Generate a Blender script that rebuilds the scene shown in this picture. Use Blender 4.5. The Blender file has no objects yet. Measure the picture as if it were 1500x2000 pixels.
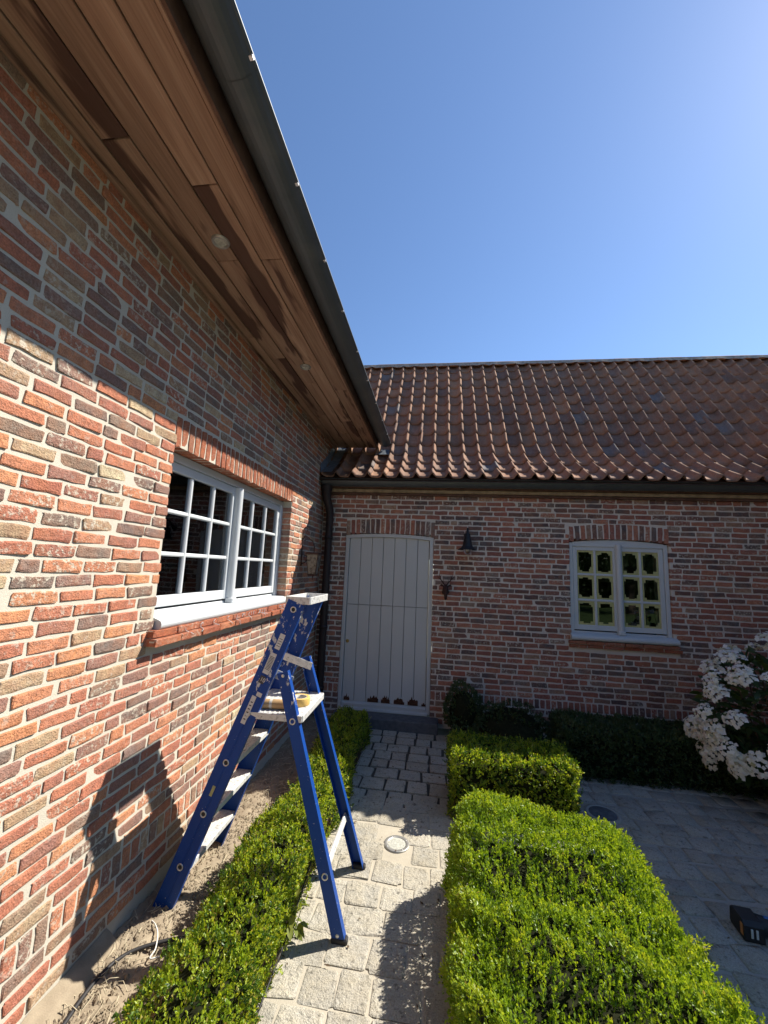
import bpy, math, random
import numpy as np
from mathutils import Vector, Matrix

SC = bpy.context.scene
COL = SC.collection
rng = np.random.default_rng(7)
random.seed(7)
PI = math.pi

# ------------------------------------------------------------------ camera
CAM = np.array([1.44, 0.0, 1.76]); FPX = 785.0
YAW, PITCH, ROLL = -0.133579, 0.141329, 0.041886
fw = np.array([math.sin(YAW)*math.cos(PITCH), math.cos(YAW)*math.cos(PITCH), math.sin(PITCH)])
r0 = np.array([math.cos(YAW), -math.sin(YAW), 0.0]); u0 = np.cross(r0, fw)
rt = math.cos(ROLL)*r0 + math.sin(ROLL)*u0
up = -math.sin(ROLL)*r0 + math.cos(ROLL)*u0
cd = bpy.data.cameras.new('camera'); cam = bpy.data.objects.new('camera', cd); COL.objects.link(cam)
cd.sensor_fit = 'VERTICAL'; cd.sensor_height = 24.0; cd.lens = FPX/2000*24
cd.clip_start = 0.02; cd.clip_end = 2000
cam.matrix_world = Matrix(((rt[0], up[0], -fw[0], CAM[0]), (rt[1], up[1], -fw[1], CAM[1]),
                           (rt[2], up[2], -fw[2], CAM[2]), (0, 0, 0, 1)))
SC.camera = cam

# ------------------------------------------------------------------ sky and sun
SUN = Vector((0.80, 0.52, 1.0)).normalized()
W = bpy.data.worlds.new('World'); SC.world = W; W.use_nodes = True
wn = W.node_tree
sky = wn.nodes.new('ShaderNodeTexSky'); sky.sky_type = 'NISHITA'; sky.sun_disc = False
sky.sun_elevation = math.asin(SUN.z); sky.sun_rotation = math.atan2(SUN.x, SUN.y)
sky.altitude = 20; sky.air_density = 1.0; sky.dust_density = 0.22; sky.ozone_density = 6.0
bg = wn.nodes['Background']; bg.inputs['Strength'].default_value = 0.104
wn.links.new(sky.outputs[0], bg.inputs['Color'])
sl = bpy.data.lights.new('sun', 'SUN'); sl.energy = 5.0; sl.angle = math.radians(0.53); sl.color = (1.0, 0.935, 0.83)
so = bpy.data.objects.new('sun', sl); COL.objects.link(so); so.location = (8, 6, 12)
so.rotation_euler = SUN.to_track_quat('Z', 'Y').to_euler()
SC.view_settings.view_transform = 'Standard'; SC.view_settings.look = 'None'
SC.view_settings.exposure = 0.85; SC.view_settings.gamma = 1.0
SC.render.engine = 'CYCLES'
SC.cycles.max_bounces = 7; SC.cycles.diffuse_bounces = 4; SC.cycles.transparent_max_bounces = 8
SC.cycles.use_denoising = True
SC.cycles.sample_clamp_indirect = 6.0

# ------------------------------------------------------------------ materials
MATS = {}
def nt(name, rough=0.8, spec=0.3, metal=0.0):
    m = bpy.data.materials.new(name); m.use_nodes = True
    b = m.node_tree.nodes['Principled BSDF']
    b.inputs['Roughness'].default_value = rough; b.inputs['Metallic'].default_value = metal
    b.inputs['Specular IOR Level'].default_value = spec
    MATS[name] = m
    return m, m.node_tree, b
def N(t, typ, **kw):
    n = t.nodes.new('ShaderNode'+typ)
    for k, v in kw.items():
        if k in n.inputs: n.inputs[k].default_value = v
        else: setattr(n, k, v)
    return n
def pos(t): return N(t, 'NewGeometry').outputs['Position']
def noise(t, scale, detail=3.0, vec=None, rough=0.55, dist=0.0, dims=None):
    n = N(t, 'TexNoise'); n.inputs['Scale'].default_value = scale; n.inputs['Detail'].default_value = detail
    n.inputs['Roughness'].default_value = rough; n.inputs['Distortion'].default_value = dist
    t.links.new(vec if vec is not None else pos(t), n.inputs['Vector'])
    return n.outputs['Fac']
def mapv(t, scale, vec=None, loc=(0, 0, 0)):
    n = N(t, 'Mapping'); n.inputs['Scale'].default_value = scale; n.inputs['Location'].default_value = loc
    t.links.new(vec if vec is not None else pos(t), n.inputs['Vector']); return n.outputs[0]
def ramp(t, fac, stops, interp='LINEAR'):
    n = N(t, 'ValToRGB'); cr = n.color_ramp; cr.interpolation = interp
    while len(cr.elements) < len(stops): cr.elements.new(0.5)
    for e, (p, c) in zip(cr.elements, stops):
        e.position = p; e.color = (c, c, c, 1) if not hasattr(c, '__len__') else (*c, 1)
    t.links.new(fac, n.inputs[0]); return n.outputs[0]
def mix(t, fac, a, b, mode='MIX'):
    n = N(t, 'Mix', data_type='RGBA', blend_type=mode)
    for i, v in ((0, fac), (6, a), (7, b)):
        if hasattr(v, 'is_linked') or hasattr(v, 'links'): t.links.new(v, n.inputs[i])
        elif i == 0: n.inputs[0].default_value = v
        else: n.inputs[i].default_value = (*v, 1)
    return n.outputs[2]
def mth(t, op, a, b=0.0):
    n = N(t, 'Math', operation=op)
    for i, v in enumerate((a, b)):
        if hasattr(v, 'links'): t.links.new(v, n.inputs[i])
        else: n.inputs[i].default_value = v
    return n.outputs[0]
def bump(t, b, h, strength=0.4, dist=0.01):
    n = N(t, 'Bump'); n.inputs['Strength'].default_value = strength; n.inputs['Distance'].default_value = dist
    t.links.new(h, n.inputs['Height']); t.links.new(n.outputs[0], b.inputs['Normal'])
def rnd(t):
    """a number per piece: the 'rnd' face attribute of joined meshes plus the object's own random"""
    a = N(t, 'Attribute', attribute_name='rnd'); o = N(t, 'ObjectInfo')
    return mth(t, 'FRACT', mth(t, 'ADD', a.outputs['Fac'], o.outputs['Random']))
def hsh(t, r, k):
    n = N(t, 'TexWhiteNoise', noise_dimensions='1D'); t.links.new(mth(t, 'MULTIPLY', r, k), n.inputs['W'])
    return n.outputs['Value']
def plain(name, col, rough=0.6, spec=0.4, metal=0.0, var=0.12, scale=30, bmp=0.0):
    m, t, b = nt(name, rough, spec, metal)
    f = noise(t, scale, 4)
    t.links.new(mix(t, ramp(t, f, [(0.3, 0.0), (0.7, 1.0)]), [c*(1-var) for c in col], [min(1, c*(1+var)) for c in col]), b.inputs['Base Color'])
    if bmp: bump(t, b, f, bmp, 0.004)
    return m

def mat_brick(name, stops, white=0.5):
    m, t, b = nt(name, 0.92, 0.2)
    r = rnd(t)
    col = ramp(t, r, stops)
    h2 = hsh(t, r, 913.7); h3 = hsh(t, r, 377.1)
    n1 = noise(t, 28, 5); n2 = noise(t, 9, 2); n3 = noise(t, 160, 4)
    col = mix(t, mth(t, 'MULTIPLY', ramp(t, n1, [(0.35, 0.0), (0.7, 1.0)]), 0.55), col, (0.19, 0.095, 0.07), 'MIX')
    col = mix(t, 0.75, col, ramp(t, n3, [(0.28, 0.50), (0.62, 1.20)]), 'MULTIPLY')
    col = mix(t, ramp(t, n2, [(0.4, 0.0), (0.75, 0.35)]), col, (0.50, 0.20, 0.09))
    lime = mth(t, 'MULTIPLY', ramp(t, noise(t, 45, 6, rough=0.7), [(0.52, 0.0), (0.6, 1.0)]), ramp(t, h2, [(0.66, 0.0), (0.88, white)]))
    col = mix(t, lime, col, (0.56, 0.51, 0.41))
    haze = mth(t, 'MULTIPLY', ramp(t, noise(t, 60, 4), [(0.42, 0.0), (0.8, 0.4)]), h3)
    col = mix(t, haze, col, (0.48, 0.36, 0.29))
    sm = ramp(t, noise(t, 17, 6, rough=0.7), [(0.60, 0.0), (0.68, 0.55)]); col = mix(t, sm, col, (0.50, 0.46, 0.39))
    t.links.new(col, b.inputs['Base Color'])
    bump(t, b, mth(t, 'ADD', mth(t, 'MULTIPLY', n1, 0.7), mth(t, 'MULTIPLY', n3, 0.6)), 1.0, 0.009)
    return m
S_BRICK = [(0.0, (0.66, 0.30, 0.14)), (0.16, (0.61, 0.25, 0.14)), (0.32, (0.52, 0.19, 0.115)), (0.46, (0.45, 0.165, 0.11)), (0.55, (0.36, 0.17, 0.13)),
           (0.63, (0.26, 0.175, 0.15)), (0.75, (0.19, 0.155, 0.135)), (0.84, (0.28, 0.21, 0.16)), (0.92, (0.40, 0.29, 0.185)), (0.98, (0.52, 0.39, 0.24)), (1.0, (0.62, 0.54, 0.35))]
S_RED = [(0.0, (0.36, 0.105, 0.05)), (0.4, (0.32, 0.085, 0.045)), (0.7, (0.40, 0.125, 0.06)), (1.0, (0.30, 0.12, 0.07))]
S_SHADE = [(0.0, (0.55, 0.25, 0.16)), (0.18, (0.42, 0.165, 0.12)), (0.42, (0.32, 0.13, 0.105)), (0.55, (0.20, 0.115, 0.10)), (0.72, (0.095, 0.085, 0.09)), (0.88, (0.17, 0.155, 0.15)), (1.0, (0.46, 0.32, 0.22))]  # greyer, darker copy of the brick palette for the shaded back wall
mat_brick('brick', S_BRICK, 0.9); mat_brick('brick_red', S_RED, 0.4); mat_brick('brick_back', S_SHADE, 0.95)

def mat_mortar(name, c0, c1, c2):
    m, t, b = nt(name, 0.95, 0.15)
    n1 = noise(t, 14, 5); n2 = noise(t, 220, 3); n3 = noise(t, 2.2, 3)
    c = mix(t, n1, c0, c1); c = mix(t, ramp(t, n3, [(0.45, 0.0), (0.8, 0.45)]), c, c2)
    c = mix(t, 0.5, c, ramp(t, n2, [(0.2, 0.75), (0.7, 1.1)]), 'MULTIPLY')
    t.links.new(c, b.inputs['Base Color']); bump(t, b, mth(t, 'ADD', n1, mth(t, 'MULTIPLY', n2, 0.5)), 0.6, 0.005)
mat_mortar('mortar', (0.53, 0.49, 0.405), (0.62, 0.575, 0.48), (0.46, 0.415, 0.335))
mat_mortar('mortar_back', (0.62, 0.57, 0.50), (0.72, 0.665, 0.59), (0.52, 0.47, 0.41))  # paler copy of mortar, colour raised to lift the shaded back wall
mat_mortar('concrete', (0.29, 0.255, 0.195), (0.40, 0.36, 0.28), (0.21, 0.18, 0.13))

def mat_tile():
    m, t, b = nt('roof_tile', 0.85, 0.2)
    r = rnd(t); h = hsh(t, r, 511.3)
    c = ramp(t, r, [(0.0, (0.36, 0.185, 0.11)), (0.4, (0.26, 0.14, 0.095)), (0.7, (0.42, 0.22, 0.125)), (0.9, (0.20, 0.125, 0.10)), (1.0, (0.32, 0.195, 0.135))])
    c = mix(t, ramp(t, h, [(0.965, 0.0), (0.975, 0.85)]), c, (0.17, 0.17, 0.175))
    n1 = noise(t, 18, 5); n2 = noise(t, 70, 4); n3 = noise(t, 3, 3)
    c = mix(t, ramp(t, n1, [(0.4, 0.0), (0.75, 0.5)]), c, (0.33, 0.24, 0.17))
    c = mix(t, ramp(t, n3, [(0.45, 0.0), (0.7, 0.55)]), c, (0.14, 0.095, 0.07))
    c = mix(t, 0.6, c, ramp(t, n2, [(0.3, 0.6), (0.65, 1.08)]), 'MULTIPLY')
    t.links.new(c, b.inputs['Base Color']); bump(t, b, n2, 0.35, 0.004)
mat_tile()

def mat_sett(name, dark, light, spot):
    m, t, b = nt(name, 0.9, 0.2)
    r = rnd(t)
    n1 = noise(t, 11, 6, rough=0.65); n2 = noise(t, 150, 3); n3 = noise(t, 30, 6, rough=0.7)
    c = mix(t, r, dark, light)
    c = mix(t, ramp(t, n1, [(0.35, 0.0), (0.7, 0.7)]), c, (light[0]*1.05, light[1]*0.98, light[2]*0.85))
    c = mix(t, 0.7, c, ramp(t, n2, [(0.3, 0.62), (0.6, 1.15)]), 'MULTIPLY')
    c = mix(t, ramp(t, n3, [(0.56, 0.0), (0.66, spot)]), c, (0.07, 0.065, 0.055))
    n4 = noise(t, 2.3, 5, rough=0.65); c = mix(t, ramp(t, n4, [(0.48, 0.0), (0.7, 0.5)]), c, (0.30, 0.26, 0.19))
    t.links.new(c, b.inputs['Base Color'])
    bump(t, b, mth(t, 'ADD', n1, mth(t, 'ADD', mth(t, 'MULTIPLY', n3, 0.9), mth(t, 'MULTIPLY', n2, 0.2))), 0.9, 0.02)
mat_sett('sett', (0.38, 0.36, 0.31), (0.49, 0.465, 0.40), 0.75)
mat_sett('sett_dark', (0.35, 0.325, 0.29), (0.42, 0.395, 0.35), 0.7)
mat_mortar('joint_sand', (0.40, 0.36, 0.285), (0.52, 0.47, 0.375), (0.28, 0.25, 0.195))
mat_mortar('joint_dark', (0.07, 0.065, 0.055), (0.12, 0.11, 0.09), (0.05, 0.048, 0.04))
mat_mortar('joint_grey', (0.32, 0.30, 0.265), (0.39, 0.365, 0.325), (0.25, 0.23, 0.20))
mat_mortar('soil', (0.19, 0.15, 0.105), (0.43, 0.36, 0.26), (0.13, 0.10, 0.07))
mat_mortar('gravel_ground', (0.20, 0.19, 0.15), (0.30, 0.28, 0.22), (0.12, 0.14, 0.07))

def mat_plank():
    m, t, b = nt('soffit_wood', 0.75, 0.25)
    r = rnd(t); h = hsh(t, r, 71.9)
    off = N(t, 'CombineXYZ'); t.links.new(mth(t, 'MULTIPLY', r, 37.0), off.inputs['Z'])
    va = N(t, 'VectorMath', operation='ADD'); t.links.new(pos(t), va.inputs[0]); t.links.new(off.outputs[0], va.inputs[1])
    g = noise(t, 1.0, 5, mapv(t, (26, 1.6, 26), va.outputs[0]), dist=0.6)
    g2 = noise(t, 1.0, 4, mapv(t, (150, 3.0, 150), va.outputs[0]))
    s = noise(t, 1.0, 4, mapv(t, (4.5, 0.55, 5), va.outputs[0]), rough=0.66)
    c = ramp(t, g, [(0.25, (0.31, 0.18, 0.12)), (0.5, (0.42, 0.26, 0.18)), (0.75, (0.52, 0.35, 0.25))])
    c = mix(t, 0.55, c, ramp(t, g2, [(0.3, 0.62), (0.6, 1.1)]), 'MULTIPLY')
    c = mix(t, 0.8, c, ramp(t, h, [(0.0, 0.62), (1.0, 1.08)]), 'MULTIPLY')
    c = mix(t, ramp(t, s, [(0.54, 0.0), (0.585, 0.9)]), c, (0.085, 0.042, 0.032))
    t.links.new(c, b.inputs['Base Color']); bump(t, b, g2, 0.35, 0.004)
mat_plank()
def mat_paint():
    m, t, b = nt('grey_paint', 0.45, 0.45)
    n1 = noise(t, 6, 4); n2 = noise(t, 120, 3); n3 = noise(t, 36, 6, mapv(t, (1, 1, 0.35)), rough=0.7)
    c = mix(t, n1, (0.52, 0.565, 0.58), (0.59, 0.63, 0.64))
    c = mix(t, ramp(t, n3, [(0.66, 0.0), (0.70, 0.5)]), c, (0.72, 0.72, 0.70))
    t.links.new(c, b.inputs['Base Color']); bump(t, b, n2, 0.12, 0.002)
    m, t, b = nt('white_paint', 0.4, 0.45)
    n1 = noise(t, 8, 4); n2 = noise(t, 90, 3)
    t.links.new(mix(t, n1, (0.52, 0.55, 0.57), (0.60, 0.625, 0.64)), b.inputs['Base Color']); bump(t, b, n2, 0.12, 0.002)
    m, t, b = nt('door_paint', 0.5, 0.4)
    n1 = noise(t, 3, 4); n2 = noise(t, 1.0, 4, mapv(t, (90, 90, 4))); n3 = noise(t, 24, 6, rough=0.7)
    c = mix(t, n1, (0.50, 0.525, 0.515), (0.57, 0.59, 0.575))
    c = mix(t, ramp(t, n3, [(0.70, 0.0), (0.73, 0.6)]), c, (0.58, 0.58, 0.55))
    t.links.new(c, b.inputs['Base Color']); bump(t, b, n2, 0.15, 0.003)
mat_paint()
def mat_zinc():
    m, t, b = nt('zinc', 0.5, 0.5, 0.3)
    n1 = noise(t, 1.0, 4, mapv(t, (30, 2.5, 30))); n2 = noise(t, 4, 4)
    c = mix(t, n1, (0.065, 0.08, 0.092), (0.10, 0.118, 0.13)); c = mix(t, ramp(t, n2, [(0.5, 0.0), (0.8, 0.5)]), c, (0.17, 0.18, 0.18))
    t.links.new(c, b.inputs['Base Color']); bump(t, b, n2, 0.1, 0.004)
mat_zinc()
def mat_blue():
    m, t, b = nt('blue_paint', 0.42, 0.22)
    z = N(t, 'SeparateXYZ'); t.links.new(pos(t), z.inputs[0])
    s = noise(t, 1.0, 5, mapv(t, (26, 26, 13)), rough=0.7); n1 = noise(t, 5, 3); sp = noise(t, 120, 2)
    c = mix(t, n1, (0.007, 0.044, 0.22), (0.009, 0.065, 0.30))
    hi = ramp(t, z.outputs['Z'], [(0.0, 0.0), (1.0, 1.0)])
    zz = mth(t, 'MULTIPLY', mth(t, 'SUBTRACT', z.outputs['Z'], 0.85), 0.30)      # more splashes towards the top tray
    k = ramp(t, mth(t, 'ADD', s, mth(t, 'MAXIMUM', mth(t, 'MINIMUM', zz, 0.10), -0.06)), [(0.675, 0.0), (0.69, 1.0)])
    k2 = ramp(t, sp, [(0.735, 0.0), (0.75, 0.8)])
    c = mix(t, mth(t, 'MAXIMUM', k, k2), c, (0.55, 0.55, 0.53))
    t.links.new(c, b.inputs['Base Color'])
    m, t, b = nt('splashed_alu', 0.5, 0.5, 0.15)
    s = noise(t, 40, 5, rough=0.7)
    t.links.new(ramp(t, s, [(0.28, (0.22, 0.22, 0.22)), (0.40, (0.46, 0.46, 0.45)), (0.5, (0.66, 0.66, 0.64)), (0.60, (0.58, 0.57, 0.53)), (0.68, (0.24, 0.23, 0.23))]), b.inputs['Base Color'])
    bump(t, b, s, 0.3, 0.003)
mat_blue()
plain('alu', (0.55, 0.55, 0.55), 0.35, 0.5, 0.8); plain('steel', (0.42, 0.41, 0.38), 0.4, 0.5, 0.6, bmp=0.1)
plain('black_rubber', (0.025, 0.024, 0.026), 0.6, 0.4); plain('black_metal', (0.022, 0.021, 0.022), 0.5, 0.45, 0.2, 0.3)
plain('rust_iron', (0.055, 0.028, 0.022), 0.75, 0.3, 0.2, 0.5, 60, 0.4); plain('pipe_brown', (0.030, 0.021, 0.021), 0.5, 0.4, 0.1, 0.2, 8)
plain('tape', (0.46, 0.45, 0.20), 0.7, 0.3); plain('tape_roll', (0.68, 0.44, 0.13), 0.6, 0.3); plain('tape_side', (0.75, 0.62, 0.32), 0.7)
plain('kraft', (0.40, 0.26, 0.13), 0.8, 0.2); plain('card_core', (0.55, 0.52, 0.46), 0.8); plain('teal', (0.05, 0.36, 0.30), 0.5)
plain('bluestone', (0.105, 0.11, 0.12), 0.8, 0.3, 0, 0.25, 20, 0.3); plain('lead', (0.17, 0.20, 0.235), 0.6, 0.4, 0.3, 0.3, 25, 0.3)
plain('peeled_wood', (0.085, 0.040, 0.024), 0.9, 0.1, 0, 0.5, 80, 0.5); plain('flaked_paint', (0.58, 0.58, 0.55), 0.7)
plain('fascia_wood', (0.34, 0.255, 0.155), 0.8, 0.2, 0, 0.3, 14); plain('fascia_dark', (0.13, 0.075, 0.055), 0.8, 0.2, 0, 0.3, 14)
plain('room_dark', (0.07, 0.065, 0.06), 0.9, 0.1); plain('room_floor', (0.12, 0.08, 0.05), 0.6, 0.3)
plain('pale_panel', (0.52, 0.60, 0.55), 0.6); plain('carton', (0.36, 0.27, 0.16), 0.8); plain('brass', (0.42, 0.30, 0.10), 0.35, 0.5, 0.9)
plain('twig', (0.12, 0.085, 0.055), 0.9, 0.1, 0, 0.4, 60); plain('straw', (0.50, 0.44, 0.31), 0.8, 0.2, 0, 0.3, 40); plain('white_cord', (0.72, 0.71, 0.66), 0.7)
plain('bark', (0.09, 0.07, 0.05), 0.95, 0.1, 0, 0.4, 20, 0.5); plain('lens', (0.46, 0.46, 0.40), 0.3, 0.5, 0, 0.3, 90); plain('print_dark', (0.06, 0.06, 0.07), 0.6)
plain('sticker', (0.60, 0.60, 0.58), 0.5, 0.4, 0, 0.1, 80); plain('tool_black', (0.02, 0.02, 0.022), 0.5, 0.4); plain('tool_blue', (0.03, 0.10, 0.30), 0.4, 0.5)
plain('tool_orange', (0.50, 0.20, 0.07), 0.5); plain('ridge_mortar', (0.34, 0.30, 0.25), 0.95, 0.1, 0, 0.3, 30, 0.5)
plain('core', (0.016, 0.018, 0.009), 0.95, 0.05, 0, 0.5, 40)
def mat_glass():
    m, t, b = nt('pane', 0.02)
    t.nodes.remove(b); out = t.nodes['Material Output']
    tr = N(t, 'BsdfTransparent'); tr.inputs[0].default_value = (0.86, 0.88, 0.88, 1)
    gl = N(t, 'BsdfGlossy'); gl.inputs['Roughness'].default_value = 0.015; gl.inputs['Color'].default_value = (0.95, 0.97, 1, 1)
    fr = N(t, 'Fresnel'); fr.inputs['IOR'].default_value = 1.6
    nb = N(t, 'Bump'); nb.inputs['Strength'].default_value = 0.05; nb.inputs['Distance'].default_value = 0.02
    t.links.new(noise(t, 3.5, 1), nb.inputs['Height']); t.links.new(nb.outputs[0], gl.inputs['Normal'])
    mx = N(t, 'MixShader'); t.links.new(mth(t, 'MINIMUM', mth(t, 'MULTIPLY', fr.outputs[0], 1.25), 1.0), mx.inputs[0])
    t.links.new(tr.outputs[0], mx.inputs[1]); t.links.new(gl.outputs[0], mx.inputs[2]); t.links.new(mx.outputs[0], out.inputs[0])
mat_glass()
def mat_old_glass():
    m, t, b = nt('old_glass', 0.35, 0.4); out = t.nodes['Material Output']; b.inputs['Base Color'].default_value = (0.30, 0.27, 0.22, 1)
    tr = N(t, 'BsdfTransparent'); tr.inputs[0].default_value = (0.6, 0.55, 0.45, 1); mx = N(t, 'MixShader')
    t.links.new(ramp(t, noise(t, 40, 4), [(0.35, 0.25), (0.7, 0.75)]), mx.inputs[0]); t.links.new(tr.outputs[0], mx.inputs[1]); t.links.new(b.outputs[0], mx.inputs[2]); t.links.new(mx.outputs[0], out.inputs[0])
mat_old_glass()
def mat_leaf(name, stops, trans=0.35, rough=0.38):
    m, t, b = nt(name, rough, 0.5)
    out = t.nodes['Material Output']
    c = ramp(t, rnd(t), stops); t.links.new(c, b.inputs['Base Color'])
    tr = N(t, 'BsdfTranslucent'); t.links.new(mix(t, 1.0, c, (1.5, 1.35, 0.55), 'MULTIPLY'), tr.inputs[0])
    mx = N(t, 'MixShader'); mx.inputs[0].default_value = trans
    t.links.new(b.outputs[0], mx.inputs[1]); t.links.new(tr.outputs[0], mx.inputs[2]); t.links.new(mx.outputs[0], out.inputs[0])
mat_leaf('box_leaf', [(0.0, (0.040, 0.090, 0.012)), (0.35, (0.105, 0.20, 0.018)), (0.7, (0.22, 0.335, 0.024)), (0.97, (0.38, 0.46, 0.04)), (1.0, (0.42, 0.33, 0.13))], 0.42, 0.42)
mat_leaf('shrub_leaf', [(0.0, (0.03, 0.055, 0.018)), (0.6, (0.05, 0.085, 0.028)), (1.0, (0.085, 0.12, 0.035))], 0.2)
mat_leaf('hyd_leaf', [(0.0, (0.03, 0.06, 0.018)), (0.7, (0.055, 0.10, 0.025)), (1.0, (0.11, 0.15, 0.035))], 0.25, 0.45)
mat_leaf('tree_leaf', [(0.0, (0.02, 0.04, 0.012)), (1.0, (0.045, 0.075, 0.02))], 0.2)
mat_leaf('weed_leaf', [(0.0, (0.09, 0.15, 0.03)), (1.0, (0.28, 0.30, 0.07))], 0.35)
mat_leaf('petal', [(0.0, (0.74, 0.73, 0.74)), (0.8, (0.86, 0.86, 0.85)), (0.95, (0.74, 0.64, 0.66)), (1.0, (0.48, 0.46, 0.28))], 0.3, 0.6)

# ------------------------------------------------------------------ object helpers
def prop(o, label=None, cat=None, group=None, kind=None):
    for k, v in (('label', label), ('category', cat), ('group', group), ('kind', kind)):
        if v: o[k] = v
    return o
def link(name, data, mat=None, parent=None):
    o = bpy.data.objects.new(name, data); COL.objects.link(o)
    if mat and not data.materials: data.materials.append(MATS[mat])
    if parent: o.parent = parent
    return o
def empty(name, loc=(0, 0, 0), **kw):
    o = bpy.data.objects.new(name, None); COL.objects.link(o); o.location = loc; o.empty_display_size = 0.1
    return prop(o, **kw)
def fast_mesh(name, V, Q, r=None, smooth=True):
    V = np.ascontiguousarray(V, np.float32).reshape(-1, 3); Q = np.ascontiguousarray(Q, np.int32); k = Q.shape[1]
    me = bpy.data.meshes.new(name)
    me.vertices.add(len(V)); me.vertices.foreach_set('co', V.ravel())
    me.loops.add(Q.size); me.loops.foreach_set('vertex_index', Q.ravel())
    me.polygons.add(len(Q)); me.polygons.foreach_set('loop_start', np.arange(0, Q.size, k, dtype=np.int32))
    me.polygons.foreach_set('use_smooth', np.full(len(Q), smooth, bool))
    if r is not None:
        a = me.attributes.new('rnd', 'FLOAT', 'FACE'); a.data.foreach_set('value', np.ascontiguousarray(r, np.float32))
    me.update(calc_edges=True); me.validate()
    return me

class MB:
    """collects simple shapes into one mesh"""
    def __init__(s): s.V = []; s.F = []; s.S = []
    def add(s, V, F, smooth=False):
        b = len(s.V); s.V += [tuple(map(float, v)) for v in V]; s.F += [tuple(b+i for i in f) for f in F]; s.S += [smooth]*len(F)
        return s
    def box(s, c, d, R=None, bev=0.0):
        x, y, z = (k/2 for k in d); c = np.array(c, float)
        if bev <= 0:
            P = np.array([(-x, -y, -z), (x, -y, -z), (x, y, -z), (-x, y, -z), (-x, -y, z), (x, -y, z), (x, y, z), (-x, y, z)])
            F = [(0, 3, 2, 1), (4, 5, 6, 7), (0, 1, 5, 4), (1, 2, 6, 5), (2, 3, 7, 6), (3, 0, 4, 7)]
        else:
            P = []; idx = {}
            for i, sx in enumerate((-1, 1)):
                for j, sy in enumerate((-1, 1)):
                    for k, sz in enumerate((-1, 1)):
                        for a in range(3):
                            q = [sx*(x-bev), sy*(y-bev), sz*(z-bev)]; q[a] += (sx, sy, sz)[a]*bev
                            idx[i, j, k, a] = len(P); P.append(q)
            P = np.array(P); F = []
            g = lambda *a: idx[a]
            for sgn in (0, 1):
                f = [g(sgn, 0, 0, 0), g(sgn, 1, 0, 0), g(sgn, 1, 1, 0), g(sgn, 0, 1, 0)]; F.append(f if sgn else f[::-1])
                f = [g(0, sgn, 0, 1), g(0, sgn, 1, 1), g(1, sgn, 1, 1), g(1, sgn, 0, 1)]; F.append(f if sgn else f[::-1])
                f = [g(0, 0, sgn, 2), g(1, 0, sgn, 2), g(1, 1, sgn, 2), g(0, 1, sgn, 2)]; F.append(f if sgn else f[::-1])
            for p in (0, 1):
                for q in (0, 1):
                    e = [g(p, q, 0, 0), g(p, q, 1, 0), g(p, q, 1, 1), g(p, q, 0, 1)]; F.append(e if (p == q) == False else e[::-1])
                    e = [g(p, 0, q, 0), g(p, 1, q, 0), g(p, 1, q, 2), g(p, 0, q, 2)]; F.append(e if p == q else e[::-1])
                    e = [g(0, p, q, 1), g(1, p, q, 1), g(1, p, q, 2), g(0, p, q, 2)]; F.append(e if p != q else e[::-1])
            for i in (0, 1):
                for j in (0, 1):
                    for k in (0, 1):
                        f = [g(i, j, k, 0), g(i, j, k, 1), g(i, j, k, 2)]; F.append(f if (i+j+k) % 2 else f[::-1])
        if R is not None: P = P @ np.array(R).T
        return s.add(P + c, F)
    def bb(s, x0, x1, y0, y1, z0, z1, bev=0.0):
        return s.box(((x0+x1)/2, (y0+y1)/2, (z0+z1)/2), (abs(x1-x0), abs(y1-y0), abs(z1-z0)), None, bev)
    def tube(s, pts, r, n=8, cap=True, smooth=True):
        pts = [np.array(p, float) for p in pts]; rs = r if hasattr(r, '__len__') else [r]*len(pts)
        V = []; F = []; a = None
        for i, p in enumerate(pts):
            d = pts[min(i+1, len(pts)-1)] - pts[max(i-1, 0)]; d = d/(np.linalg.norm(d)+1e-12)
            if a is None: a = np.cross(d, (0, 0, 1) if abs(d[2]) < 0.9 else (1, 0, 0))
            a = a - d*(a @ d); a = a/(np.linalg.norm(a)+1e-12); b = np.cross(d, a)
            for k in range(n):
                t = 2*PI*k/n; V.append(p + rs[i]*(math.cos(t)*a + math.sin(t)*b))
        for i in range(len(pts)-1):
            for k in range(n): F.append((i*n+k, i*n+(k+1) % n, (i+1)*n+(k+1) % n, (i+1)*n+k))
        s.add(V, F, smooth)
        if cap: s.add(V[:n], [tuple(range(n))[::-1]]); s.add(V[-n:], [tuple(range(n))])
        return s
    def lathe(s, prof, c=(0, 0, 0), n=20, R=None, smooth=True):
        V = []; F = []; c = np.array(c, float)
        for r, z in prof:
            for k in range(n): V.append((r*math.cos(2*PI*k/n), r*math.sin(2*PI*k/n), z))
        V = np.array(V)
        if R is not None: V = V @ np.array(R).T
        for i in range(len(prof)-1):
            for k in range(n): F.append((i*n+k, i*n+(k+1) % n, (i+1)*n+(k+1) % n, (i+1)*n+k))
        return s.add(V + c, F, smooth)
    def sweep(s, prof, O, A, B, D, L, smooth=False, closed=True, caps=True):
        """profile (a,b) extruded from O along D by L"""
        O, A, B, D = (np.array(q, float) for q in (O, A, B, D)); n = len(prof)
        P0 = [O + a*A + b*B for a, b in prof]; P1 = [p + D*L for p in P0]
        F = [(k, (k+1) % n, n+(k+1) % n, n+k) for k in range(n if closed else n-1)]
        s.add(P0+P1, F, smooth)
        if caps and closed: s.add(P0, [tuple(range(n))[::-1]]); s.add(P1, [tuple(range(n))])
        return s
    def mesh(s, name):
        me = bpy.data.meshes.new(name); me.from_pydata(s.V, [], s.F)
        me.polygons.foreach_set('use_smooth', np.array(s.S, bool)); me.update(); return me
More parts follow.
